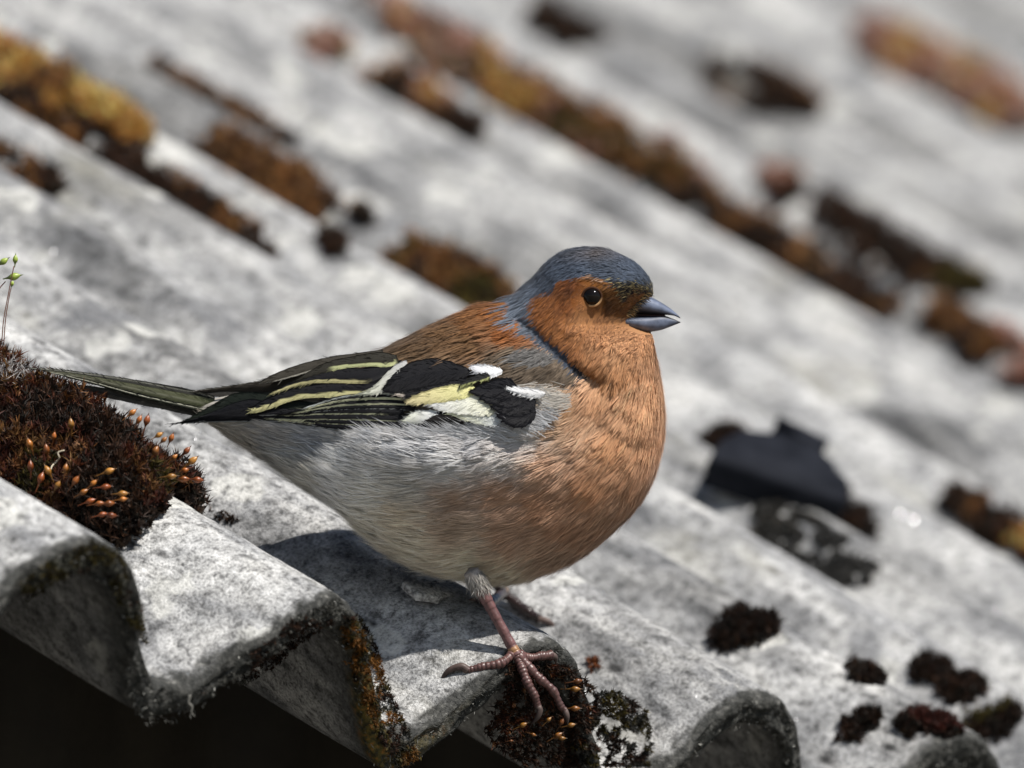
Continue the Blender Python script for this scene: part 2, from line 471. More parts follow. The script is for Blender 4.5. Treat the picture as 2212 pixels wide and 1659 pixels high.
def body_at(u, ph, carve=True):                      # u 0..180, ph: 0 top .. pi bottom (side +)
    s = np.stack([np.interp(u, np.arange(181), STI[:, k]) for k in range(6)], -1)
    c = np.cos(ph)
    x = (s[..., 0] + s[..., 2]) / 2 + c * (s[..., 0] - s[..., 2]) / 2
    y = (s[..., 1] + s[..., 3]) / 2 + c * (s[..., 1] - s[..., 3]) / 2
    W = s[..., 4] + (s[..., 5] - s[..., 4]) * (1 - c) / 2
    d = np.sin(ph) * W
    if carve:
        sd = np.sign(d); a = np.abs(d)
        # crease between cheek and shoulder
        g = seg_dist(x, y, [(1128, 700), (1175, 742), (1230, 790), (1285, 822)])
        a = a - 13 * np.exp(-(g / 17) ** 2) * (a > 30)
        ck = np.hypot((x - 1235) / 75, (y - 715) / 62); a = a + 9 * np.exp(-ck ** 2) * (a > 30)
        bd = np.hypot((x - 1312) / 52, (y - 785) / 58); a = a + 9 * np.exp(-bd ** 2) * (a > 20)
        g2 = seg_dist(x, y, [(1376, 728), (1388, 780), (1396, 830), (1392, 870)]); a = a - 9 * np.exp(-(g2 / 15) ** 2) * np.clip(a / 40, 0, 1)
        ey = np.hypot((x - 1281), (y - 641)); a = a - 7 * np.exp(-(ey / 24) ** 2) * (a > 30)
        sh = np.hypot((x - 1120) / 110, (y - 800) / 45); a = a + 8 * np.exp(-sh ** 2) * (a > 60)
        # the wing lies in a bed
        a = a + (4.5 * vnoise(x / 42, y / 34, 1.5) + 2.2 * vnoise(x / 17, y / 15, 2.5)) * np.clip((a - 20) / 40, 0, 1) * np.where((x > 1120) & (y < 800), .35, 1)
        inw = in_poly(x, y, WING)
        a = np.where(inw & (x < 1180), np.minimum(a, np.maximum(zw(x, y) - 9, 2)), a)
        uw = np.exp(-(((x - 690) / 120) ** 2 + ((y - 968) / 38) ** 2)); a = a - uw * 30 * (a > 40)
        fl = np.exp(-(((x - 950) / 210) ** 2 + ((y - 1000) / 46) ** 2)); a = a + 24 * fl * (a > 60)
        xb = np.interp(y, [540, 596, 634, 660, 680, 700, 714, 745, 790], [1640, 1462, 1397, 1371, 1353, 1348, 1370, 1450, 1600])
        lim = np.interp(x - xb, [-200, -130, -90, -50, -22, 0, 12, 25], [330, 150, 112, 82, 58, 38, 22, 4])
        a = -14 * np.logaddexp(-a / 14, -lim / 14)
        d = sd * np.maximum(a, 0)
    return np.stack([x, y, d], -1)

# colours of the plumage, as the feathers' own colour
CROWN = Z1([(470, 520), (310, 660), (330, 760), (400, 880), (470, 960), (560, 1010), (640, 1080), (740, 1130), (830, 1220), (900, 1290), (1000, 1370), (1090, 1370), (1030, 1290), (960, 1230), (900, 1150), (850, 1080), (740, 1030), (680, 950), (590, 860), (555, 740), (570, 650), (640, 600), (740, 590), (800, 500), (930, 462), (1100, 440), (1250, 480), (1290, 545), (1380, 600), (1500, 612), (1720, 660), (1720, 500), (1640, 400), (1470, 260), (1250, 140), (1080, 110), (880, 140), (700, 230), (600, 370)])
SCAP = Z1([(250, 1150), (400, 1080), (600, 1080), (760, 1150), (900, 1290), (1000, 1390), (760, 1420), (400, 1440), (150, 1420), (-150, 1330)])
HEAD = Z1([(555, 560), (555, 740), (590, 860), (680, 950), (740, 1030), (850, 1080), (900, 1150), (960, 1230), (1080, 1330), (1180, 1400), (1500, 1350), (1720, 1300), (1700, 600), (900, 430)])
ANCH_HEAD = [(1160, 655, (0.252, 0.090, 0.024)), (1185, 690, (0.266, 0.097, 0.027)), (1215, 720, (0.296, 0.118, 0.038)), (1225, 655, (0.222, 0.072, 0.016)), (1280, 600, (0.296, 0.115, 0.030)), (1240, 612, (0.163, 0.050, 0.012)), (1310, 640, (0.222, 0.093, 0.022)), (1340, 660, (0.163, 0.079, 0.026)),
 (1260, 690, (0.355, 0.169, 0.070)), (1300, 700, (0.311, 0.144, 0.059)), (1290, 750, (0.475, 0.240, 0.114)), (1240, 760, (0.418, 0.175, 0.067)), (1330, 760, (0.522, 0.286, 0.147)), (1380, 740, (0.456, 0.235, 0.114)), (1410, 780, (0.532, 0.295, 0.162)), (1340, 810, (0.503, 0.258, 0.123)), (1290, 800, (0.427, 0.184, 0.067))]
ANCH_BODY = [
 # mantle and back
 (1090, 670, (.27, .105, .03)), (1040, 675, (.25, .11, .038)), (1120, 720, (.30, .105, .028)), (980, 705, (.19, .105, .048)), (1040, 730, (.20, .11, .05)), (920, 740, (.16, .095, .048)), (880, 770, (.13, .085, .045)), (960, 770, (.16, .10, .055)), (800, 775, (.07, .055, .04)), (700, 795, (.05, .045, .035)), (600, 820, (.05, .05, .03)), (1100, 760, (.18, .12, .075)),
 # breast
 (1300, 850, (0.572, 0.317, 0.171)), (1400, 850, (0.629, 0.360, 0.198)), (1420, 950, (0.595, 0.328, 0.178)), (1330, 950, (0.606, 0.328, 0.171)), (1260, 890, (0.572, 0.348, 0.212)), (1380, 1030, (0.549, 0.310, 0.178)), (1290, 1040, (0.561, 0.297, 0.157)), (1200, 1000, (0.538, 0.335, 0.219)), (1180, 1080, (0.458, 0.255, 0.150)), (1100, 1060, (0.435, 0.261, 0.164)), (1330, 1100, (0.503, 0.310, 0.198)), (1240, 1130, (0.458, 0.266, 0.164)), (1120, 1150, (0.435, 0.286, 0.198)), (1220, 1190, (0.480, 0.335, 0.239)), (1010, 1080, (0.412, 0.286, 0.205)), (1000, 1140, (0.458, 0.348, 0.260)),
 # flank grey
 (1160, 905, (0.683, 0.660, 0.621)), (1215, 915, (.50, .33, .21)), (1240, 865, (.52, .31, .17)), (1205, 870, (0.708, 0.600, 0.483)), (1150, 935, (0.610, 0.600, 0.598)), (1050, 950, (0.549, 0.546, 0.558)), (960, 965, (0.525, 0.528, 0.540)), (1100, 990, (0.586, 0.552, 0.529)), (1000, 1010, (0.537, 0.540, 0.540)), (900, 990, (0.512, 0.516, 0.529)), (820, 1000, (0.537, 0.534, 0.529)), (900, 1040, (0.525, 0.504, 0.460)),
 # belly and undertail
 (760, 1060, (0.800, 0.800, 0.782)), (830, 1070, (0.781, 0.756, 0.678)), (780, 1020, (0.683, 0.684, 0.667)), (900, 1120, (0.634, 0.552, 0.437)), (850, 1140, (0.683, 0.636, 0.540)), (930, 1190, (0.708, 0.648, 0.529)), (1030, 1220, (0.732, 0.672, 0.540)), (1120, 1240, (0.708, 0.624, 0.494)), (700, 1060, (0.610, 0.588, 0.529)), (650, 1000, (0.464, 0.456, 0.425)), (700, 960, (0.317, 0.336, 0.368)), (560, 970, (0.512, 0.480, 0.425)), (500, 930, (0.488, 0.456, 0.402)), (620, 950, (0.366, 0.360, 0.356))]
def idw(x, y, A, p=3.2):
    num = 0; den = 0
    for ax, ay, c in A:
        wgt = 1 / (np.hypot(x - ax, y - ay) + 6) ** p
        num = num + wgt[..., None] * np.array(c); den = den + wgt
    return num / den[..., None]
def plumage(x, y, jit=4.0):
    x = np.asarray(x, float); y = np.asarray(y, float)
    jx = x + jit * RNG.normal(size=x.shape) * .7; jy = y + jit * RNG.normal(size=x.shape) * .7
    c = idw(x, y, ANCH_BODY)
    hd = in_poly(jx, jy, HEAD)
    c = np.where(hd[..., None], idw(x, y, ANCH_HEAD), c)
    sc_ = in_poly(jx, jy, SCAP)
    cs = np.array([.125, .094, .066]) * (1 + .35 * vnoise(x / 18, y / 9))[..., None]
    cs = np.where((np.hypot((x - 1160) / 55, (y - 768) / 26) < .8)[..., None], np.array([.15, .145, .14]), cs)
    c = np.where(sc_[..., None], cs, c)
    cr = in_poly(jx, jy, CROWN)
    cc = np.array([.060, .078, .112]) * (1 + .3 * vnoise(x / 25, y / 25, 3))[..., None]
    coll = np.clip((1190 - x) / 60, 0, 1) * np.clip((y - 590) / 40, 0, 1)
    cc = cc + coll[..., None] * np.array([.075, .083, .09])
    crb = np.exp(-(((x - 1300) / 60) ** 2 + ((y - 548) / 16) ** 2)); cc = cc + crb[..., None] * np.array([.05, .025, .0])
    cc = np.where(((y > 760) & (x > 1240))[..., None], np.array([.035, .036, .045]), cc)
    c = np.where(cr[..., None], cc, c)
    fore = in_poly(jx, jy, Z1([(1270, 480), (1400, 520), (1560, 540), (1650, 560), (1730, 680), (1560, 620), (1480, 620), (1390, 700), (1360, 640)]))
    fc = np.where((RNG.random(x.shape) < .3)[..., None], np.array([.34, .28, .14]), np.array([.022, .022, .026]))
    c = np.where(fore[..., None], fc, c)
    lore = np.exp(-(((x - 1312) / 24) ** 2 + ((y - 652) / 24) ** 2)) + .6 * np.exp(-(((x - 1245) / 26) ** 2 + ((y - 630) / 10) ** 2))
    c = c * (1 - .68 * lore[..., None])
    return np.clip(c, .004, .9)

M_BODY = mat_attr('plumage_skin', .8, .1)
M_PLUM = mat_attr('plumage', .7, .15, sheen=.15, transl=.18)

def mat_leg():
    m, nt, b = new_mat('scaly_leg')
    a = N_(nt, 'ShaderNodeAttribute', attribute_name='Col')
    tc = N_(nt, 'ShaderNodeTexCoord'); n = noise_tex(nt, tc.outputs['Object'], 900, 4, .6)
    nt.links.new(mixc(nt, .8, a.outputs[0], ramp(nt, n, [(.3, .6), (.7, 1.3)]), 'MULTIPLY'), b.inputs['Base Color'])
    b.inputs['Roughness'].default_value = .38; b.inputs['Specular IOR Level'].default_value = .5
    bp = N_(nt, 'ShaderNodeBump'); bp.inputs['Strength'].default_value = .5; bp.inputs['Distance'].default_value = .0003
    nt.links.new(n, bp.inputs['Height']); nt.links.new(bp.outputs[0], b.inputs['Normal'])
    return m
M_LEG = mat_leg()
M_HORN = mat_attr('horn', .48, .3, noise=600)

foot_w, _ = hit(1118, 1418)
bird = empty('chaffinch', tuple(foot_w))
tag(bird, 'plump small finch with blue-grey crown and rusty breast standing on the eave', 'bird')
BINV = Matrix.Translation(-Vector(foot_w))
def bpart(name, me, mat, parent=None):
    me.transform(BINV)
    return link(name, me, mat, parent or bird)

# --- body surface with legs, one mesh
gb = Geo()
NU, NP = 150, 112
uu = np.linspace(0, 180, NU); pp = np.linspace(0, 2 * np.pi, NP, endpoint=False)
U, PH = np.meshgrid(uu, pp, indexing='ij')
BP = body_at(U, PH)
bc = plumage(BP[..., 0], BP[..., 1], 2.0) * .8
Vb = B(BP.reshape(-1, 3))
c0 = B(BP[0].mean(0)); c1 = B(BP[-1].mean(0))
Vb = np.vstack([Vb, c0, c1])
j = np.arange(NP); j2 = (j + 1) % NP; n0 = NU * NP
gb.add(Vb, [grid_faces(NU, NP, True), np.vstack([np.stack([np.full(NP, n0), j2, j], 1), np.stack([np.full(NP, n0 + 1), (NU - 1) * NP + j, (NU - 1) * NP + j2], 1)])], np.vstack([bc.reshape(-1, 3), bc[0].mean(0), bc[-1].mean(0)]))
nbody_faces = NU * NP - NP + 2 * NP

def scaled(path, rad, n, rings=0, amp=.07):
    p = catmull(np.column_stack([path, rad]), n); r = p[:, 3].copy()
    if rings:
        t = np.linspace(0, rings, n); r *= 1 + amp * (np.clip((t % 1) * 1.4, 0, 1) - .5)
    return p[:, :3], r
LEGC = np.array([.145, .072, .065])
def d_surface(px, py, up):                           # d (bird units) at which something resting on the roof lies there
    h, n = hit(px, py)
    return float(d_of(h)) + up
claws = []
def leg(knee, ankle, radii, toes, dfoot, LEGC=LEGC):
    k, a = np.array(knee, float), np.array(ankle, float)
    mid = (k + a) / 2
    pth, r = scaled(np.array([k, k * .7 + a * .3, mid, k * .15 + a * .85, a]), radii, 90, 9, .07)
    V, F = tube(pth, r, 14)
    tt = np.repeat(np.linspace(0, 1, 90), 14); tt = np.append(tt, [0, 1])
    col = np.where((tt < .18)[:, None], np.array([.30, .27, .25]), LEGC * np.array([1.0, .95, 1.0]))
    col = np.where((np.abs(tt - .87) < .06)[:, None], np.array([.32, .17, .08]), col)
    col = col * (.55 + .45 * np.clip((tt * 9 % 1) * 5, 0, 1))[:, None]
    gb.add(B(V), F, col)
    for pts, rr, claw, cr in toes:
        pth, r = scaled(np.array(pts, float), rr, 60, len(pts) * 3, .20); r = r * (1 + .10 * np.cos(np.linspace(0, (len(pts) - 1) * 2 * np.pi, 60)) + .05 * vnoise(np.arange(60) * .4, len(pts), rr[0]))
        V, F = tube(pth, r, 12)
        tc_ = np.append(np.repeat(np.linspace(0, 1, 60), 12), [0, 1])
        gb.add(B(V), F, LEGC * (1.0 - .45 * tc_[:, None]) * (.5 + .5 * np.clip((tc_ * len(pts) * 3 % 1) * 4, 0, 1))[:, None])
        claws.append((claw, cr))
def on(p, up=6, dz=None):
    return [(x, y, d_surface(x, y, up) if dz is None else dz) for x, y in p]
fx, fy = 1116, 1414
fd = d_surface(1116, 1418, 9)
kd = fd - 4
def z5d(p, ds): return [(*q, d) for q, d in zip(Z5(p), ds)]
def toe_pts(p, up):                                  # follow the roof, never behind it
    out = []
    for (x, y) in Z5(p):
        out.append((x, y, d_surface(x, y, up)))
    return out
hind = [(fx - 8, fy - 4, fd), *toe_pts([(700, 838), (560, 866), (450, 892)], 7)]
frA = [(fx, fy, fd), *z5d([(868, 880), (905, 980), (962, 1085), (986, 1165)], [fd + 10, fd + 16, fd + 14, fd + 6])]
frB = [(fx + 4, fy - 2, fd), *z5d([(930, 880), (1010, 962), (1105, 1050), (1165, 1170), (1195, 1200)], [fd + 4, fd + 4, fd - 2, fd - 10, fd - 14])]
inn = [(fx + 4, fy - 4, fd), *toe_pts([(920, 800), (1010, 788), (1092, 782)], 10)]
def claw_from(toe, pts, lift):
    return [toe[-1], *[(x, y, toe[-1][2] + l) for (x, y), l in zip(Z5(pts), lift)]]
leg((1018, 1232, kd - 6), (1116, 1413, fd), [19, 14, 11.5, 11.5, 13.5],
    [(hind, [10, 9.5, 9, 7], claw_from(hind, [(400, 862), (320, 885), (270, 930), (238, 992)], [2, 0, -3, -8]), [8, 6.5, 4.5, .8]),
     (frA, [11, 9.5, 9.5, 8.5, 7], claw_from(frA, [(1003, 1200), (985, 1255), (935, 1312)], [3, 2, -3]), [7, 5.5, .8]),
     (frB, [11, 9.5, 9.5, 8.5, 7.5, 6.5], claw_from(frB, [(1212, 1245), (1218, 1315)], [2, -2]), [6, .8]),
     (inn, [11, 9, 9, 10], claw_from(inn, [(1120, 800), (1130, 850)], [-4, -10]), [7, .8])], fd)
# far leg, the body's shade painted in as a much darker skin colour
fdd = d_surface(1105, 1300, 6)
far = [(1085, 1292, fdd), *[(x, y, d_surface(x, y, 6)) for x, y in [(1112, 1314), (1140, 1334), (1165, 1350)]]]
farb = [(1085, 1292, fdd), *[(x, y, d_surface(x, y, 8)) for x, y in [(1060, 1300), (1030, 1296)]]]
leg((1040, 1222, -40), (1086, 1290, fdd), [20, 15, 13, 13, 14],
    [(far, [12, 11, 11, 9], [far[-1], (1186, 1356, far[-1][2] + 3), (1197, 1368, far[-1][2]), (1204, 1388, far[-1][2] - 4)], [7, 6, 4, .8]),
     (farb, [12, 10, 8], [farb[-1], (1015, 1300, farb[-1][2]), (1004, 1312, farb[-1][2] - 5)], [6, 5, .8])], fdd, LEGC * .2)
bme = gb.mesh('body')
bo = bpart('body', bme, M_BODY)
bme.materials.append(M_LEG)
mi = np.ones(len(bme.polygons), np.int32)
vi = np.empty(len(bme.loops), np.int32); bme.loops.foreach_get('vertex_index', vi)
ls = np.empty(len(bme.polygons), np.int32); bme.polygons.foreach_get('loop_start', ls)
mi[vi[ls] < len(Vb)] = 0
bme.polygons.foreach_set('material_index', mi)
for pts, rr in claws:
    rr = [rr[0] * 1.15, *rr]
    pth, r = scaled(np.array(pts, float), rr[:len(pts)], 20)
    V, F = tube(pth, r, 10)
    t = np.append(np.repeat(np.linspace(0, 1, 20), 10), [0, 1])[:, None]
    g = Geo(); g.add(B(V), F, np.array([.12, .085, .075]) * (1 - .7 * t)); bpart('claw', g.mesh('claw'), M_HORN)

# --- loose plumage over the body
def make_plumage():
    parts = []
    for side, n in ((1, 230000), (-1, 26000)):
        u = RNG.uniform(1.5, 178, n * 2); ph = np.arccos(RNG.uniform(-1, 1, n * 2)) if side > 0 else RNG.uniform(0.02, np.pi - .02, n * 2)
        mixp = RNG.random(n * 2) < .5; ph = np.where(mixp, RNG.uniform(.01, np.pi - .01, n * 2), ph)
        ph = ph * side
        p = body_at(u, ph); du = body_at(u + 1.2, ph) - p; dp = body_at(u, ph + .03) - p
        area = np.linalg.norm(np.cross(du, dp), axis=1)
        # even out density, thicker on the head
        dens = area * np.where(p[:, 0] > 1130, np.where(p[:, 1] < 800, 1.9, 1.15), .85)
        keep = RNG.random(len(u)) < dens / np.percentile(dens, 66)
        inw = in_poly(p[:, 0], p[:, 1], WING)
        keep &= ~inw
        keep &= ~(np.hypot(p[:, 0] - 1278, p[:, 1] - 642) < 21)
        bk = in_poly(p[:, 0], p[:, 1], [(1404, 636), (1394, 638), (1370, 664), (1354, 682), (1350, 702), (1372, 716), (1400, 722), (1440, 716), (1440, 646)])
        keep &= ~bk
        u, ph, p, du, dp = [a[keep][:n] for a in (u, ph, p, du, dp)]
        x, y = p[:, 0], p[:, 1]
        nor = np.cross(du, dp); nor = unit(nor)
        ctr = body_at(u, ph * 0 + np.pi / 2 * side) * np.array([1, 1, 0])
        flip = np.sum(nor * (p - ctr * 1.0), 1) < 0
        nor = np.where((nor[:, 2] * side < -.05)[:, None], -nor, nor)
        nor = np.where((flip & (np.abs(nor[:, 2]) < .05))[:, None], -nor, nor)
        tan = unit(du)
        sid = np.cross(tan, nor)
        # region properties
        head = np.clip((x - 1110) / 50, 0, 1) * np.clip((850 - y) / 60, 0, 1)
        belly = np.clip((1020 - x) / 200, 0, 1) * np.clip((y - 930) / 60, 0, 1)
        back = (y < 800) & (x < 1120)
        thro = np.exp(-(((x - 1350) / 70) ** 2 + ((y - 790) / 60) ** 2))
        ln = 44 + 26 * belly - 25 * head + np.where(back, 8, 0)
        ln = (ln + 16 * thro) * np.where((x > 1330) & (y < 720), .75, 1) * np.where(np.hypot(x - 1280, y - 642) < 42, .5, 1)
        ln = ln * RNG.uniform(.65, 1.3, len(x))
        tilt = .13 + .12 * belly + .10 * head + .12 * thro
        # clumped flow
        k = vnoise(x / 34, y / 34, side * 3 + 1.0) * .26 + vnoise(x / 13, y / 13, side * 5) * (.22 + .25 * thro) + RNG.normal(0, .10, len(x))
        flank = np.exp(-(((x - 960) / 230) ** 2 + ((y - 960) / 60) ** 2))
        k = k * (1 - .4 * head) * np.where(back, .6, 1)
        # strands gather into overlapping feather tufts
        sd_i = RNG.choice(len(x), max(60, len(x) // (95 if side > 0 else 60)), replace=False)
        kdt = KDTree(len(sd_i))
        for q_, i_ in enumerate(sd_i): kdt.insert(p[i_], q_)
        kdt.balance()
        near = np.array([kdt.find(pp_)[1] for pp_ in p]); ctr_ = p[sd_i][near]
        off_ = np.sum((p - ctr_) * sid, 1); back_ = np.sum((p - ctr_) * tan, 1)
        cr = RNG.normal(size=(len(sd_i), 3))
        conv = .55 - .2 * head
        k = k * .7 - conv * off_ / (ln * .9 + 6) + .10 * cr[near, 0]
        tuft_b = 1 + .05 * cr[near, 1]; tuft_l = .035 * np.abs(cr[near, 2])
        ln = np.clip(ln * (1 - .004 * np.abs(off_) * 3) - .35 * back_, ln * .5, ln * 1.5)
        t2 = tan + sid * k[:, None]
        t2[:, 1] -= flank * .38                       # flank feathers sweep up over the wing edge
        t2[:, 1] += .25 * np.clip((y - 1150) / 100, 0, 1)
        t2 = unit(t2)
        lift = tilt * RNG.uniform(.2, 1.8, len(x)) + .25 * head * (RNG.random(len(x)) < .12) + .25 * flank + np.where(RNG.random(len(x)) < .03, .35, 0)
        wd = (1.5 + .7 * RNG.random(len(x))) * np.where(head > .5, .85, 1.0) * (1.4 if side < 0 else 1)
        c = plumage(x, y)
        br = 1 + (.09 + .14 * head + .12 * belly + .10 * flank) * RNG.normal(size=len(x)).clip(-2, 2) * np.where(back, 1.5, 1) + .12 * vnoise(u / 4, ph * 26, 2) * np.where(back, 2.4, 1)
        br = br * tuft_b; lift = lift + tuft_l * (1 - .5 * head)
        c = np.clip(c * br[:, None], .004, .85)
        tipc = np.clip(c * np.where(RNG.random(len(x)) < .25, 1.45, 1.1)[:, None] + np.where(back, .0, .012)[:, None], .004, .88)
        root = p - nor * 2.0
        V, F, C, Nn = ribbons(root, t2, nor, ln, wd, c * .9, tipc, lift=lift)
        parts.append((V, [f[:, ::-1] for f in F], C, Nn))
    # long wisps sweeping over the wing's lower edge and the shoulder
    n = 1500; x = RNG.uniform(800, 1215, n); y = np.interp(x, [800, 900, 1060, 1180, 1215], [952, 952, 938, 918, 880]) + RNG.normal(0, 9, n)
    p = np.stack([x, y, zw(x, y) + 6], 1); nor = np.tile([0, 0, 1.0], (n, 1))
    t2 = unit(np.stack([-1 + 0 * x, RNG.normal(-.42, .22, n), RNG.normal(.06, .08, n)], 1))
    c = np.tile([.62, .63, .65], (n, 1)) * RNG.uniform(.6, 1.25, (n, 1))
    V, F, C, Nn = ribbons(p, t2, nor, RNG.uniform(25, 72, n), RNG.uniform(.9, 1.6, n), c, lift=.12); parts.append((V, [f[:, ::-1] for f in F], C, Nn))
    n = 320; x = RNG.uniform(1150, 1235, n); y = np.interp(x, [1150, 1260], [842, 872]) + RNG.normal(0, 10, n)
    p = np.stack([x, y, zw(x, y) + 14], 1); nor = np.tile([0, 0, 1.0], (n, 1))
    t2 = unit(np.stack([-1 + 0 * x, RNG.normal(.22, .2, n), RNG.normal(.05, .08, n)], 1))
    c = np.tile([.66, .62, .56], (n, 1)) * RNG.uniform(.6, 1.2, (n, 1))
    V, F, C, Nn = ribbons(p, t2, nor, RNG.uniform(20, 60, n), RNG.uniform(1.0, 1.9, n), c, lift=.15); parts.append((V, [f[:, ::-1] for f in F], C, Nn))
    n = 900; an = RNG.uniform(0, 2 * np.pi, n); tt = RNG.uniform(0, 1, n) ** 1.2
    c0_ = np.array([1022, 1240, kd - 12.]); c1_ = np.array([1036, 1266, kd - 6.])
    ax = unit(c1_ - c0_); s1 = unit(np.cross(ax, [0, 0, 1.0])); s2 = np.cross(ax, s1)
    nor = np.cos(an)[:, None] * s1 + np.sin(an)[:, None] * s2
    p = c0_ + (c1_ - c0_) * tt[:, None] + nor * (22 - 9 * tt)[:, None]
    t2 = unit(ax + .25 * RNG.normal(size=(n, 3)) - nor * .12)
    c = np.tile([.40, .38, .35], (n, 1)) * RNG.uniform(.6, 1.25, (n, 1))
    V, F, C, Nn = ribbons(p, t2, nor, RNG.uniform(18, 38, n), RNG.uniform(1.4, 2.2, n), c, lift=.1); parts.append((V, [f[:, ::-1] for f in F], C, Nn))
    g = Geo(); nn = []
    for V, F, C, Nn in parts:
        g.add(B(V), F, C); nn.append(Nn)
    nw = (np.concatenate(nn) * np.array([1, -1, 1])) @ TO_W.T
    return g.mesh('plumage', normals=nw)
pl = bpart('plumage', make_plumage(), M_PLUM); tag(pl, kind='stuff')

# --- scapulars and flank wisps are in the plumage; now the vanes
def mat_vane():
    m, nt, b = new_mat('feather_vane')
    a = N_(nt, 'ShaderNodeAttribute', attribute_name='Col')
    uv = N_(nt, 'ShaderNodeAttribute', attribute_name='Barb')
    wv = N_(nt, 'ShaderNodeTexWave'); wv.inputs['Scale'].default_value = 30; wv.inputs['Distortion'].default_value = 1.5
    nt.links.new(uv.outputs[1], wv.inputs['Vector'])
    nt.links.new(mixc(nt, .35, a.outputs[0], ramp(nt, wv.outputs[1], [(.2, .55), (.8, 1.2)]), 'MULTIPLY'), b.inputs['Base Color'])
    b.inputs['Roughness'].default_value = .5; b.inputs['Specular IOR Level'].default_value = .1
    bp = N_(nt, 'ShaderNodeBump'); bp.inputs['Strength'].default_value = .35; bp.inputs['Distance'].default_value = .0002
    nt.links.new(wv.outputs[1], bp.inputs['Height']); nt.links.new(bp.outputs[0], b.inputs['Normal'])
    return m
M_VANE = mat_vane()
BLK = (.012, .012, .014); OLV = (.055, .06, .03); PALE = (.66, .66, .44); YEL = (.80, .78, .36); WHT = (.84, .85, .86); GRY = (.30, .31, .30)

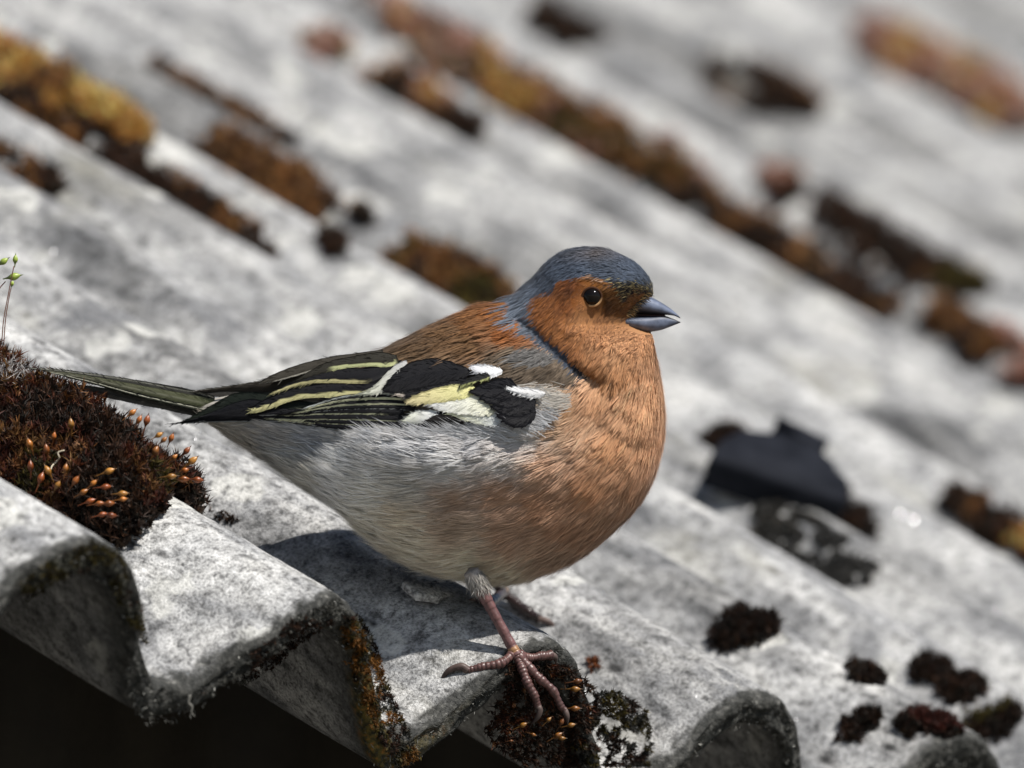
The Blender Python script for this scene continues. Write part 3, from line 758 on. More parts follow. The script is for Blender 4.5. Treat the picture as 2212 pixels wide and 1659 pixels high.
def feather(name, Lo, Up, layer, base=BLK, fringe=None, fringe_up=None, tip=None, parent=None, dfun=None, camber=4.0, nu=40, nv=13, base2=None, jag=.8, side=1, shaft=None, rb=0.0, barbs=.9, fill=1.0):
    """a vane between its lower and upper edge (points from root to tip)"""
    Lc = catmull(np.array(Lo, float), nu); Uc = catmull(np.array(Up, float), nu)
    t = np.linspace(0, 1, nu)[:, None]; v = np.linspace(0, 1, nv)[None, :]
    # round the tip
    rt = np.sqrt(np.clip(1 - np.clip((t - .86) / .14, 0, 1) ** 2.2, 0, 1))
    if rb: rt = rt * np.sqrt(np.clip(1 - np.clip((rb - t) / rb, 0, 1) ** 2.2, 0, 1))
    vv = .5 + (v - .5) * np.maximum(rt, .03)
    x = Lc[:, None, 0] * (1 - vv) + Uc[:, None, 0] * vv; y = Lc[:, None, 1] * (1 - vv) + Uc[:, None, 1] * vv
    wpx = np.hypot(*(Lc - Uc).T)[:, None]
    # frayed vane edges
    h = vnoise(t * 60 + layer * 3.7, v * 0 + layer, 0.3) * jag
    ed = np.clip(np.abs(v - .5) * 2 - .7, 0, 1) / .3
    y = y + h * ed * np.sign(.5 - v)
    d = (dfun or zw)(x, y) + layer + camber * np.sin(np.pi * v) * np.ones_like(t)
    pl_ = v * wpx
    c = np.ones((nu, nv, 3)) * np.array(base)
    if base2 is not None:
        c = c * (1 - t[..., None]) + np.array(base2) * t[..., None]
    nz = vnoise(t * 40, v * 3, layer)
    def fr(c, dist, spec):
        wid, colr, a, b = spec
        wloc = wid * (1 + .25 * nz)
        m = np.clip((wloc - dist) / 1.3 + .5, 0, 1) * np.clip((t - a) / .06 + .5, 0, 1) * np.clip((b - t) / .06 + .5, 0, 1)
        return c * (1 - m[..., None]) + np.array(colr) * m[..., None]
    if fringe: c = fr(c, pl_, fringe)
    if fringe_up: c = fr(c, wpx - pl_, fringe_up)
    if tip:
        m = np.clip((t - tip[0]) / .08 + .5, 0, 1) * np.ones_like(v); c = c * (1 - m[..., None]) + np.array(tip[1]) * m[..., None]
    if shaft:
        m = np.exp(-((v - .55) * wpx / 1.2) ** 2); c = c * (1 - m[..., None]) + np.array(shaft) * m[..., None]
    Pt = np.stack([x, y, d * side], -1).reshape(-1, 3)
    V1 = B(Pt)
    # a little thickness
    back = B(Pt - np.array([0, 0, 1.6 * side]))
    F = grid_faces(nu, nv); n = nu * nv
    rim = np.concatenate([np.arange(nv), np.arange(1, nu) * nv + nv - 1, (nu - 1) * nv + np.arange(nv - 2, -1, -1), np.arange(nu - 2, 0, -1) * nv])
    r2 = np.roll(rim, -1)
    sidef = np.stack([rim, r2, r2 + n, rim + n], 1)
    V = np.vstack([V1, back]); FF = [np.vstack([F, F[:, ::-1] + n, sidef])]
    cc = np.vstack([c.reshape(-1, 3)] * 2)
    g = Geo(); g.add(V, FF, np.clip(cc, .004, .85))
    fl_ = 'covert' not in name
    if fl_: fill = fill * .22
    else: fill = fill * .3
    nb = int(barbs * np.hypot(*np.diff(Lc, axis=0).T).sum())
    for vi_, sg in ((0, 1), (nv - 1, -1)):
        ti = RNG.uniform(.04, .985, nb) * (nu - 1); i0 = ti.astype(int); fr_ = (ti - i0)[:, None]
        G = np.stack([x, y, d * side], -1); p = G[i0, vi_] * (1 - fr_) + G[np.minimum(i0 + 1, nu - 1), vi_] * fr_
        tn = unit(G[np.minimum(i0 + 1, nu - 1), vi_] - G[i0, vi_] + 1e-6); ow = unit(G[i0, vi_] - G[i0, nv // 2] + 1e-6)
        dr = unit(tn * 1.0 + ow * RNG.uniform(.25, .6, (nb, 1)) + .08 * RNG.normal(size=(nb, 3)))
        nr = np.tile([0, 0, float(side)], (nb, 1))
        cb = c[i0, vi_] * RNG.uniform(.75, 1.2, (nb, 1))
        Vr, Fr, Cr, _ = ribbons(p - ow * 3 + nr * .7, dr, nr, RNG.uniform(5, 11, nb) * (.6 if fl_ else .8), RNG.uniform(1.0, 1.7, nb) * (.75 if fl_ else 1), np.clip(cb, .004, .85), lift=.04)
        g.add(B(Vr), Fr, Cr)
    if fill:
        nf = int(fill * np.hypot(*np.diff(Lc, axis=0).T).sum() * wpx.mean() * .05)
        ti = RNG.uniform(0, .97, nf) * (nu - 1); vj = RNG.uniform(.08, .92, nf) * (nv - 1); i0 = ti.astype(int); j0 = vj.astype(int)
        G = np.stack([x, y, d * side], -1); p = G[i0, j0] + (G[i0 + 1, j0] - G[i0, j0]) * (ti - i0)[:, None] + (G[i0, j0 + 1] - G[i0, j0]) * (vj - j0)[:, None]
        tn = unit(G[i0 + 1, j0] - G[i0, j0] + 1e-6); ow = unit(G[i0, j0 + 1] - G[i0, j0] + 1e-6) * np.sign(vj / (nv - 1) - .5)[:, None]
        dr = unit(tn + .45 * ow + .07 * RNG.normal(size=(nf, 3))); nr = np.tile([0, 0, float(side)], (nf, 1))
        cb = c[i0, j0] * RNG.uniform(.72, 1.22, (nf, 1))
        Vr, Fr, Cr, _ = ribbons(p + nr * .5, dr, nr, RNG.uniform(9, 20, nf), RNG.uniform(.9, 1.6, nf), np.clip(cb, .004, .85), lift=.05)
        g.add(B(Vr), Fr, Cr)
    me = g.mesh(name)
    at = me.attributes.new('Barb', 'FLOAT_VECTOR', 'POINT')
    ln = np.cumsum(np.r_[0, np.hypot(*np.diff(Lc, axis=0).T)])[:, None]
    bx = (ln + np.abs(v - .5) * wpx * 1.3) / 60; bv = np.stack([bx, np.zeros_like(bx), np.zeros_like(bx)], -1).reshape(-1, 3)
    bv = np.vstack([bv, bv, np.zeros((len(me.vertices) - 2 * n, 3))])
    at.data.foreach_set('vector', bv.astype(np.float32).ravel())
    return bpart(name, me, M_VANE, parent)

def sub_empty(name):
    o = empty(name); o.parent = bird; return o
wing = sub_empty('wing')
TIP = (-545, 655)
def up_(L, h): return [(x, y - hh) for (x, y), hh in zip(L, h)]
def wf(name, Lz, Uz, layer, **k): return feather(name, Z2(Lz), Z2(Uz), layer, parent=wing, **k)
# primaries: lowest first, each inner one lies over the next outer one
L1 = [(1120, 722), (800, 702), (550, 684), (400, 648), (150, 635), (-250, 640), TIP]
wf('primary_feather', L1, up_(L1, [60, 60, 55, 45, 40, 25, 4]), -2, fringe=(2.0, GRY, .05, .9))
L2 = [(1100, 680), (750, 662), (500, 652), (380, 640), (150, 625), (-200, 628), (-480, 650)]
wf('primary_feather', L2, up_(L2, [60, 60, 55, 50, 45, 35, 6]), 0, fringe=(2.6, PALE, .03, .62))
L3 = [(1110, 640), (700, 628), (340, 630), (120, 618), (-200, 618), (-440, 640)]
wf('primary_feather', L3, up_(L3, [60, 55, 50, 55, 45, 6]), 2, fringe=(3.6, PALE, .03, .55))
L4 = [(1080, 592), (800, 588), (500, 590), (300, 602), (0, 605), (-330, 622)]
wf('primary_feather', L4, [(1060, 530), (800, 530), (500, 535), (300, 545), (30, 480), (-300, 590)], 4, fringe=(3.4, PALE, .1, .62))
# the long dark inner vane that shows above the tip
wf('primary_feather', [(700, 600), (400, 605), (100, 600), (-150, 610), (-330, 640), (-500, 656)], [(700, 520), (420, 500), (160, 445), (-60, 440), (-220, 520), (-430, 640)], 1, base=(.014, .018, .014), fringe=(1.5, GRY, .4, .9))
L5 = [(1150, 560), (900, 552), (650, 560), (450, 575), (200, 592), (20, 596)]
wf('secondary_feather', L5, up_(L5, [45, 45, 42, 40, 30, 10]), 6, fringe=(1.8, GRY, .05, .9))
L6 = [(1140, 528), (900, 524), (700, 530), (550, 548), (350, 580), (200, 590)]
wf('secondary_feather', L6, up_(L6, [40, 40, 40, 36, 24, 8]), 8, fringe=(4.2, PALE, .03, .8))
L7 = [(1120, 492), (900, 484), (750, 492), (600, 512), (450, 548), (280, 582)]
wf('secondary_feather', L7, up_(L7, [40, 40, 40, 36, 26, 8]), 10, fringe=(4.6, PALE, .03, .85))
L8 = [(1050, 462), (900, 452), (760, 462), (620, 488), (480, 530), (330, 574)]
wf('secondary_feather', L8, up_(L8, [30, 30, 34, 34, 26, 8]), 11, fringe=(5.0, (.50, .53, .50), .03, .9))
# tertials
wf('tertial_feather', [(960, 420), (800, 452), (620, 470), (450, 474), (300, 500), (170, 548), (60, 578), (38, 560)], [(1020, 300), (820, 370), (600, 370), (400, 395), (260, 430), (140, 480), (60, 525), (36, 550)], 13, fringe=(10.5, (.66, .62, .32), .02, .96), base=BLK)
wf('tertial_feather', [(1010, 300), (850, 372), (650, 374), (470, 376), (340, 398), (240, 435), (165, 462)], [(1060, 215), (850, 270), (620, 275), (430, 320), (300, 370), (210, 420), (160, 455)], 16, fringe=(8.0, (.50, .46, .24), .2, .97))
wf('tertial_feather', [(1040, 235), (980, 268), (850, 262), (700, 272), (560, 300), (420, 342), (330, 372)], [(1020, 185), (900, 165), (720, 195), (560, 230), (440, 290), (330, 360)], 18, fringe=(10, (.48, .50, .26), .05, .62), base=(.03, .028, .022))
wf('tertial_feather', [(930, 200), (760, 225), (560, 262), (400, 310), (250, 352), (90, 388)], [(930, 150), (720, 175), (520, 208), (360, 250), (200, 310), (85, 375)], 14, base=(.05, .045, .036), fringe=(2.4, (.42, .40, .34), .4, .98))
# coverts
wf('greater_covert', [(1120, 240), (1050, 330), (960, 425), (860, 452), (790, 455)], [(1060, 205), (970, 290), (890, 375), (830, 420), (780, 442)], 20, base=(.46, .46, .46), base2=(.64, .66, .52), rb=.3, jag=2.2)
wf('greater_covert', [(1540, 345), (1350, 372), (1180, 408), (1040, 440), (940, 440)], [(1500, 248), (1300, 208), (1130, 232), (1020, 300), (930, 405)], 24, base=BLK, camber=2.5, rb=.3, jag=2.2)
wf('greater_covert', [(1580, 392), (1420, 415), (1250, 450), (1120, 478), (1040, 470)], [(1540, 310), (1350, 355), (1180, 395), (1080, 420), (1000, 432)], 22, base=BLK, fringe=(3.2, (.42, .44, .2), .0, .6), tip=(.84, (.50, .44, .38)), camber=2, rb=.3, jag=2.2)
wf('greater_covert', [(1560, 470), (1420, 488), (1260, 508), (1100, 522)], [(1560, 372), (1400, 385), (1210, 432), (1075, 495)], 26, base=YEL, base2=(.60, .52, .30), camber=1.5, rb=.3, jag=2.2)
wf('greater_covert', [(1720, 610), (1560, 590), (1370, 572), (1230, 524)], [(1640, 420), (1470, 420), (1330, 465), (1215, 506)], 24, base=(.80, .80, .60), base2=WHT, camber=1.5, rb=.3, jag=2.2)
wf('greater_covert', [(1730, 668), (1630, 662), (1490, 626), (1340, 570)], [(1740, 570), (1600, 500), (1440, 500), (1320, 535)], 20, base=(.66, .70, .74), base2=(.78, .78, .50), camber=1.5, rb=.3, jag=2.2)
wf('primary_covert', [(1560, 660), (1380, 668), (1200, 705), (1030, 690)], [(1540, 600), (1380, 560), (1240, 565), (1050, 580)], 12, base=BLK, rb=.3, jag=2.2)
wf('primary_covert', [(1280, 612), (1210, 640), (1140, 648), (1060, 648)], [(1350, 560), (1230, 556), (1150, 562), (1070, 610)], 16, base=WHT, base2=(.66, .68, .56), rb=.3, jag=2.2)
wf('primary_covert', [(1480, 660), (1380, 640), (1280, 650), (1200, 640)], [(1480, 610), (1370, 575), (1290, 575), (1225, 620)], 18, base=(.014, .012, .012), rb=.3, jag=2.2)
# black median coverts with white bases
for k, (Lz, Uz) in enumerate([
    ([(1960, 640), (1865, 672), (1775, 660), (1705, 600)], [(1960, 500), (1885, 520), (1775, 560), (1695, 580)]),
    ([(1960, 560), (1885, 600), (1775, 600), (1665, 550)], [(1960, 440), (1885, 450), (1755, 480), (1655, 520)]),
    ([(1900, 500), (1815, 545), (1725, 540), (1585, 490)], [(1900, 410), (1815, 395), (1715, 410), (1575, 460)]),
    ([(1835, 470), (1765, 490), (1655, 480), (1515, 445)], [(1835, 370), (1765, 340), (1655, 360), (1505, 425)])]):
    wf('median_covert', Lz, Uz, 29 + k * .8, base=(.011, .011, .014), camber=1.5, rb=.3, jag=2.5, barbs=1.6)
wf('median_covert', [(1660, 345), (1600, 360), (1520, 380), (1450, 400)], [(1640, 300), (1580, 310), (1500, 345), (1440, 385)], 33, base=(.02, .02, .02), fringe=(3, (.40, .42, .18), 0, 1), rb=.3, jag=2.2)
wf('median_covert', [(1740, 322), (1650, 338), (1585, 326), (1530, 302)], [(1730, 268), (1630, 252), (1560, 250), (1508, 258)], 30, base=WHT, base2=(.60, .61, .64), rb=.3, jag=2.2)
wf('median_covert', [(2030, 470), (1930, 478), (1860, 458), (1790, 432)], [(2020, 420), (1900, 404), (1820, 396), (1745, 402)], 33, base=(.60, .60, .60), base2=WHT, rb=.3, jag=2.2)

# the other wing, folded behind
wing2 = sub_empty('wing')
def dfar(x, y): return np.interp(x, [340, 500, 700, 900], [6, 30, 80, 120])
for k, (Lz, Uz) in enumerate([([(1150, 420), (800, 452), (560, 440), (300, 432), (50, 424)], [(1150, 330), (850, 320), (600, 345), (300, 385), (48, 408)]),
                              ([(1500, 330), (1150, 390), (800, 400), (500, 390), (220, 402)], [(1500, 180), (1250, 200), (1000, 265), (760, 315), (200, 392)]),
                              ([(1800, 180), (1500, 200), (1200, 260), (1000, 300), (850, 318)], [(1800, 40), (1500, 75), (1250, 150), (1020, 240), (840, 305)])]):
    feather(('primary_feather', 'secondary_feather', 'tertial_feather')[k], Z4(Lz), Z4(Uz), k * 3, base=((.02, .019, .017), (.045, .04, .033), (.055, .05, .04))[k], fringe_up=(2.2, (.36, .35, .31), .2, 1), parent=wing2, dfun=dfar, side=-1 if k < 0 else 1 if k == 1 else -1)

# tail
tail = sub_empty('tail')
def dtail(x, y): return np.interp(x, [60, 430], [150, 12])
for k, (Lz, Uz, lay, kw) in enumerate([
    ([(1750, 560), (1550, 500), (1000, 350), (500, 245), (90, 190)], [(1750, 440), (1540, 385), (1000, 285), (500, 212), (80, 172)], 6, dict(base=(.03, .03, .026), fringe_up=(2, (.20, .20, .17), .0, 1))),
    ([(1750, 600), (1580, 545), (1050, 418), (700, 318), (250, 215)], [(1750, 460), (1540, 420), (1000, 318), (600, 245), (230, 195)], 10, dict(base=(.075, .085, .042), base2=(.07, .068, .052), fringe=(6.5, (.02, .02, .018), 0, 1), fringe_up=(2.5, (.17, .18, .11), 0, .9), shaft=(.20, .20, .15))),
    ([(1750, 620), (1600, 575), (1100, 450), (700, 335), (290, 225)], [(1750, 560), (1580, 530), (1080, 420), (680, 308), (280, 208)], 13, dict(base=(.022, .024, .018), fringe_up=(1.6, (.40, .40, .32), .0, 1))),
    ([(1750, 650), (1560, 612), (1100, 512), (700, 430), (500, 390), (345, 342)], [(1750, 540), (1520, 525), (1020, 410), (620, 342), (480, 334), (345, 326)], 0, dict(base=(.085, .082, .075), base2=(.11, .105, .095), fringe_up=(3.0, (.02, .02, .018), 0, 1))),
    ([(1750, 640), (1560, 590), (1100, 480), (700, 395), (400, 340)], [(1750, 520), (1500, 500), (1000, 392), (600, 335), (390, 322)], 4, dict(base=(.05, .05, .045), fringe_up=(2.0, (.15, .15, .12), 0, 1))),
    ([(1750, 545), (1550, 480), (1000, 330), (500, 232), (60, 180)], [(1750, 430), (1540, 372), (1000, 278), (500, 206), (58, 168)], -6, dict(base=(.025, .025, .022)))]):
    feather('tail_feather', Z3(Lz), Z3(Uz), lay, parent=tail, dfun=dtail, camber=3, **kw)
# thigh tuft, white feathering round the top of the leg
# --- beak
def mandible(T_, Bt, wid, name, cfun):
    n = 36; t = catmull(np.array(T_, float), n); b = catmull(np.array(Bt, float), n); wd = catmull(np.array(wid, float)[:, None].repeat(2, 1), n)[:, 0]
    ns = 28; an = np.linspace(0, 2 * np.pi, ns, endpoint=False)
    c = np.cos(an)[None]; s = np.sin(an)[None]
    s = np.sign(s) * np.abs(s) ** .8
    x = (t[:, :1] + b[:, :1]) / 2 + c * (t[:, :1] - b[:, :1]) / 2; y = (t[:, 1:] + b[:, 1:]) / 2 + c * (t[:, 1:] - b[:, 1:]) / 2
    V = np.stack([x, y, s * wd[:, None]], -1).reshape(-1, 3)
    tt = np.linspace(0, 1, n)[:, None] * np.ones((1, ns)); vv = (1 - c) / 2 * np.ones((n, 1))
    col = cfun(tt, vv).reshape(-1, 3)
    g = Geo(); V = np.vstack([V, [[(t[-1, 0] + b[-1, 0]) / 2 + .5, (t[-1, 1] + b[-1, 1]) / 2, 0]]])
    j = np.arange(ns); j2 = (j + 1) % ns
    g.add(B(V), [grid_faces(n, ns, True), np.stack([np.full(ns, n * ns), (n - 1) * ns + j, (n - 1) * ns + j2], 1)], np.vstack([col, col[-1]]))
    return bpart(name, g.mesh(name), M_HORN)
BLUE = np.array([.15, .18, .26]); DK = np.array([.012, .012, .016])
def cu(t, v):
    m = np.clip((v - .56) / .2, 0, 1) * .97
    m = np.maximum(m, np.clip((t - .72) / .25, 0, 1)); m = np.maximum(m, np.clip((.10 - v) / .1, 0, 1) * .5)
    return BLUE * (1 - m[..., None]) + DK * m[..., None]
def cl(t, v):
    m = np.clip((.22 - v) / .15, 0, 1); m = np.maximum(m, np.clip((t - .72) / .25, 0, 1)); lo = np.clip((v - .75) / .25, 0, 1)
    c = BLUE * .8 * (1 - m[..., None]) + DK * m[..., None]
    return c * (1 - .4 * lo[..., None]) + np.array([.12, .10, .09]) * .4 * lo[..., None]
mandible([(1378, 628), (1396, 636), (1426, 652), (1450, 667.5), (1466, 682), (1470, 687)], [(1336, 672), (1356, 676.5), (1400, 679), (1432, 680), (1455, 682), (1468.5, 687.5)], [42, 38, 27, 15, 6, 1.2], 'upper_mandible', cu)
mandible([(1332, 676), (1352, 681), (1400, 681.5), (1432, 681.5), (1452, 688), (1469, 695)], [(1330, 698), (1352, 708), (1392, 717), (1424, 714), (1450, 705), (1470, 697)], [38, 36, 28, 17, 8, 1], 'lower_mandible', cl)
g = Geo(); gx = [(1352, 679.5), (1395, 681), (1436, 682)]   # dark inside of the mouth
V, F = tube(np.array([(x, y, 0) for x, y in gx]), [5, 4, 3], 10); V[:, 2] *= np.interp(V[:, 0], [1352, 1436], [4.6, 3.0])
g.add(B(V), F, (.03, .012, .012)); bpart('mouth', g.mesh('mouth'), M_HORN)

# --- eyes
def ball(c, r, nu=22, nv=28):
    a = np.linspace(0, np.pi, nu)[:, None]; b_ = np.linspace(0, 2 * np.pi, nv, endpoint=False)[None]
    return np.stack([c[0] + r * np.sin(a) * np.cos(b_), c[1] + r * np.cos(a) * np.ones_like(b_), c[2] + r * np.sin(a) * np.sin(b_)], -1).reshape(-1, 3), grid_faces(nu, nv, True)
m, nt_, b_ = new_mat('eye'); b_.inputs['Base Color'].default_value = (.006, .004, .003, 1); b_.inputs['Roughness'].default_value = .08; b_.inputs['Specular IOR Level'].default_value = .25; M_EYE = m
# where the surface is at the eye
q = body_at(*np.meshgrid(np.linspace(5, 80, 300), np.linspace(.2, 2.6, 240), indexing='ij'))
dist = np.hypot(q[..., 0] - 1278, q[..., 1] - 642); EYD = float(q[..., 2].ravel()[dist.argmin()])
for sgn in (1, -1):
    V, F = ball((1278, 642, sgn * (EYD - 9)), 22)
    g = Geo(); g.add(B(V), [F], (.006, .004, .003)); eo = bpart('eye', g.mesh('eye'), M_EYE)
    an = np.linspace(0, 2 * np.pi, 40, endpoint=False)
    ring = np.stack([1278 + 20.5 * np.cos(an), 642 + 19.5 * np.sin(an), np.full(40, sgn * (EYD + 1.5))], 1)
    rr = 2.4 + .9 * np.sin(an) ** 2
    V, F = tube(np.vstack([ring, ring[:2]]), np.append(rr, rr[:2]), 8, cap=False)
    low = np.clip(np.sin(np.repeat(np.append(an, an[:2]), 8)) * 1.5, 0, 1)[:, None]
    g = Geo(); g.add(B(V), F, np.array([.05, .022, .012]) * (1 - low) + np.array([.50, .30, .15]) * low)
    bpart('eyelid', g.mesh('eyelid'), M_BODY, None)

n = 260; f_ = RNG.random(n); x = 1396 - 46 * f_ + RNG.normal(0, 3, n); y = 632 + 46 * f_ + RNG.normal(0, 2.5, n)
p = np.stack([x, y, 36 + RNG.normal(0, 4, n)], 1); nr = np.tile([0, 0, 1.0], (n, 1))
V, F, C, _ = ribbons(p, unit(np.stack([np.ones(n), RNG.normal(.35, .35, n), RNG.normal(.1, .25, n)], 1)), nr, RNG.uniform(8, 22, n), RNG.uniform(.8, 1.3, n), np.where((RNG.random(n) < .6)[:, None], [.03, .024, .016], [.30, .20, .09]), lift=.2)
g = Geo(); g.add(B(V), F, C); tag(bpart('bristles', g.mesh('bristles'), M_PLUM), kind='stuff')

# ------------------------------------------------------------------ moss
def moss_leaves(pts, nrm, up_h, n_leaf, length, width, palette, rnd, lean=(0, 0, 0), spread=.9):
    """each point carries a small rosette of pointed leaves; pts/nrm (n,3) in world m"""
    n = len(pts)
    ax = unit(nrm + spread * .35 * rnd.normal(size=(n, 3)) + np.array(lean))
    root = np.repeat(pts + nrm * up_h[:, None], n_leaf, 0)
    a = np.repeat(ax, n_leaf, 0)
    dirv = unit(a + spread * .75 * rnd.normal(size=(n * n_leaf, 3)))
    L = length * rnd.uniform(.5, 1.25, n * n_leaf); W = width * rnd.uniform(.7, 1.3, n * n_leaf)
    pal = np.array(palette); ci = rnd.integers(0, len(pal), n)
    c = np.repeat(pal[ci], n_leaf, 0) * rnd.uniform(.6, 1.35, (n * n_leaf, 1))
    side = unit(np.cross(dirv, rnd.normal(size=dirv.shape)))
    nor = np.cross(side, dirv)
    V, F, C, _ = ribbons(root, dirv, nor, L, W, c * .65, c * 1.15, lift=.25, seg=2, side=side)
    return V, F, np.clip(C, .003, .7)

DARK = [(.018, .012, .009), (.03, .018, .012), (.045, .021, .013), (.018, .016, .012), (.065, .03, .015)]
BROWN = [(.13, .062, .024), (.085, .042, .02), (.20, .09, .03), (.05, .028, .018), (.25, .13, .045)]
RUST = [(.46, .21, .05), (.32, .14, .04), (.56, .32, .10), (.20, .09, .03), (.58, .36, .14)]
OLIVE = [(.06, .05, .012), (.035, .03, .012), (.10, .075, .016), (.025, .018, .01)]
PINK = [(.42, .22, .17), (.32, .15, .11), (.20, .09, .06), (.50, .33, .27)]

def moss_patch(label, path, half_w, height, palettes, dens, leaf=2.2, wid=.55, n_leaf=7, name='moss_patch', group=None, seed=0, ragged=.45, extra=None, mat_c=1.0):
    """path: roof (e, r) points in mm down the middle of the patch; half_w per point"""
    rnd = np.random.default_rng(seed + 100)
    path = np.array(path, float); half_w = np.array(half_w, float)
    if len(path) == 1:
        path = np.vstack([path - [0, half_w[0] * .3], path + [0, half_w[0] * .3]]); half_w = np.repeat(half_w, 2)
    k = max(8, len(path) * 10)
    cl = catmull(np.column_stack([path, half_w]), k)
    seg = np.hypot(*np.diff(cl[:, :2], axis=0).T); ln = seg.sum()
    area = ln * half_w.mean() * 2 + 3.14 * half_w.mean() ** 2
    n = int(area * dens)
    t = rnd.uniform(-.0, 1, n) * (k - 1); i = np.minimum(t.astype(int), k - 2); f = t - i
    c = cl[i] * (1 - f)[:, None] + cl[i + 1] * f[:, None]
    rad = np.sqrt(rnd.random(n)); an = rnd.uniform(0, 2 * np.pi, n)
    er = c[:, :2] + (rad * c[:, 2])[:, None] * np.stack([np.cos(an), np.sin(an)], 1)
    # ragged outline
    edge = rad + ragged * fbm(er[:, 0] / (half_w.mean() * .55 + 1), er[:, 1] / (half_w.mean() * .8 + 1), seed * 1.7, 3)
    keep = (edge < .85) & (fbm(er[:, 0] / 9, er[:, 1] / 14, seed * 2.3 + 7, 3) > -.30 - .5 * (ragged < .5))
    er, rad2 = er[keep], np.clip(edge[keep], 0, 1)
    P_, Nn, H, keepi = [], [], [], []
    er[:, 1] = np.maximum(er[:, 1], edge_r(er[:, 0]) + 1.0)
    for q, (e, r) in enumerate(er):
        p, nn = surf(e, r)
        if p is None: continue
        P_.append(p); Nn.append(nn); keepi.append(q)
    P_ = np.array(P_); Nn = np.array(Nn); rad2 = rad2[keepi]; er = er[keepi]
    Nn = unit(Nn * .5 + N_w * .6 + np.array([0, 0, .35]))
    lump = 1 + .45 * fbm(er[:, 0] / 6, er[:, 1] / 6, seed + .5, 3)
    H = height * np.sqrt(np.clip(1 - rad2 ** 2, 0, 1)) * lump * rnd.uniform(.55, 1.0, len(P_)) * MM
    zone = fbm(er[:, 0] / 16, er[:, 1] / 16, seed + 3.3, 3) * 1.6 + .5
    which = np.clip((zone * len(palettes)).astype(int), 0, len(palettes) - 1)
    g = Geo()
    for w_ in range(len(palettes)):
        m_ = which == w_
        if m_.any():
            V, F, C = moss_leaves(P_[m_], Nn[m_], H[m_], n_leaf, leaf * MM, wid * MM, palettes[w_], rnd)
            g.add(V, F, C)
    V, F, C = moss_leaves(P_, Nn, H * .35, 3, leaf * .9 * MM, wid * 3.2 * MM, np.array([(.014, .009, .007), (.022, .013, .009), (.03, .018, .01)]) * mat_c if mat_c < 4 else np.array([(.07, .068, .064), (.05, .049, .046), (.09, .086, .08)]), rnd, spread=1.6)
    g.add(V, F, C)
    ctr = P_.mean(0)
    me = g.mesh(name); me.transform(Matrix.Translation(-Vector(ctr)))
    o = link(name, me, M_MOSS); o.location = ctr
    tag(o, label, 'moss', group)
    return o, P_, Nn, H
def er_of(px, py):
    p, n = hit(px, py); q = w2r(p); return (q[0], q[1])
def pxpath(pts): return [er_of(*p) for p in pts]


def proj(p):                                         # world m -> picture units and distance mm
    v = (np.asarray(p) / MM) @ TO_W + T_c
    return CX + FPX * v[..., 0] / -v[..., 2], CY - FPX * v[..., 1] / -v[..., 2], -v[..., 2]
def r_at(e, x):                                      # r at which ridge line e passes picture column x
    lo, hi = 0.0, 1600.0
    for _ in range(40):
        m_ = (lo + hi) / 2
        if proj(r2w([e, m_, float(prof(e))]))[0] > x: lo = m_
        else: hi = m_
    return (lo + hi) / 2
def strip(k, off, xs): return [(k * P - off, r_at(k * P - off, x)) for x in xs]

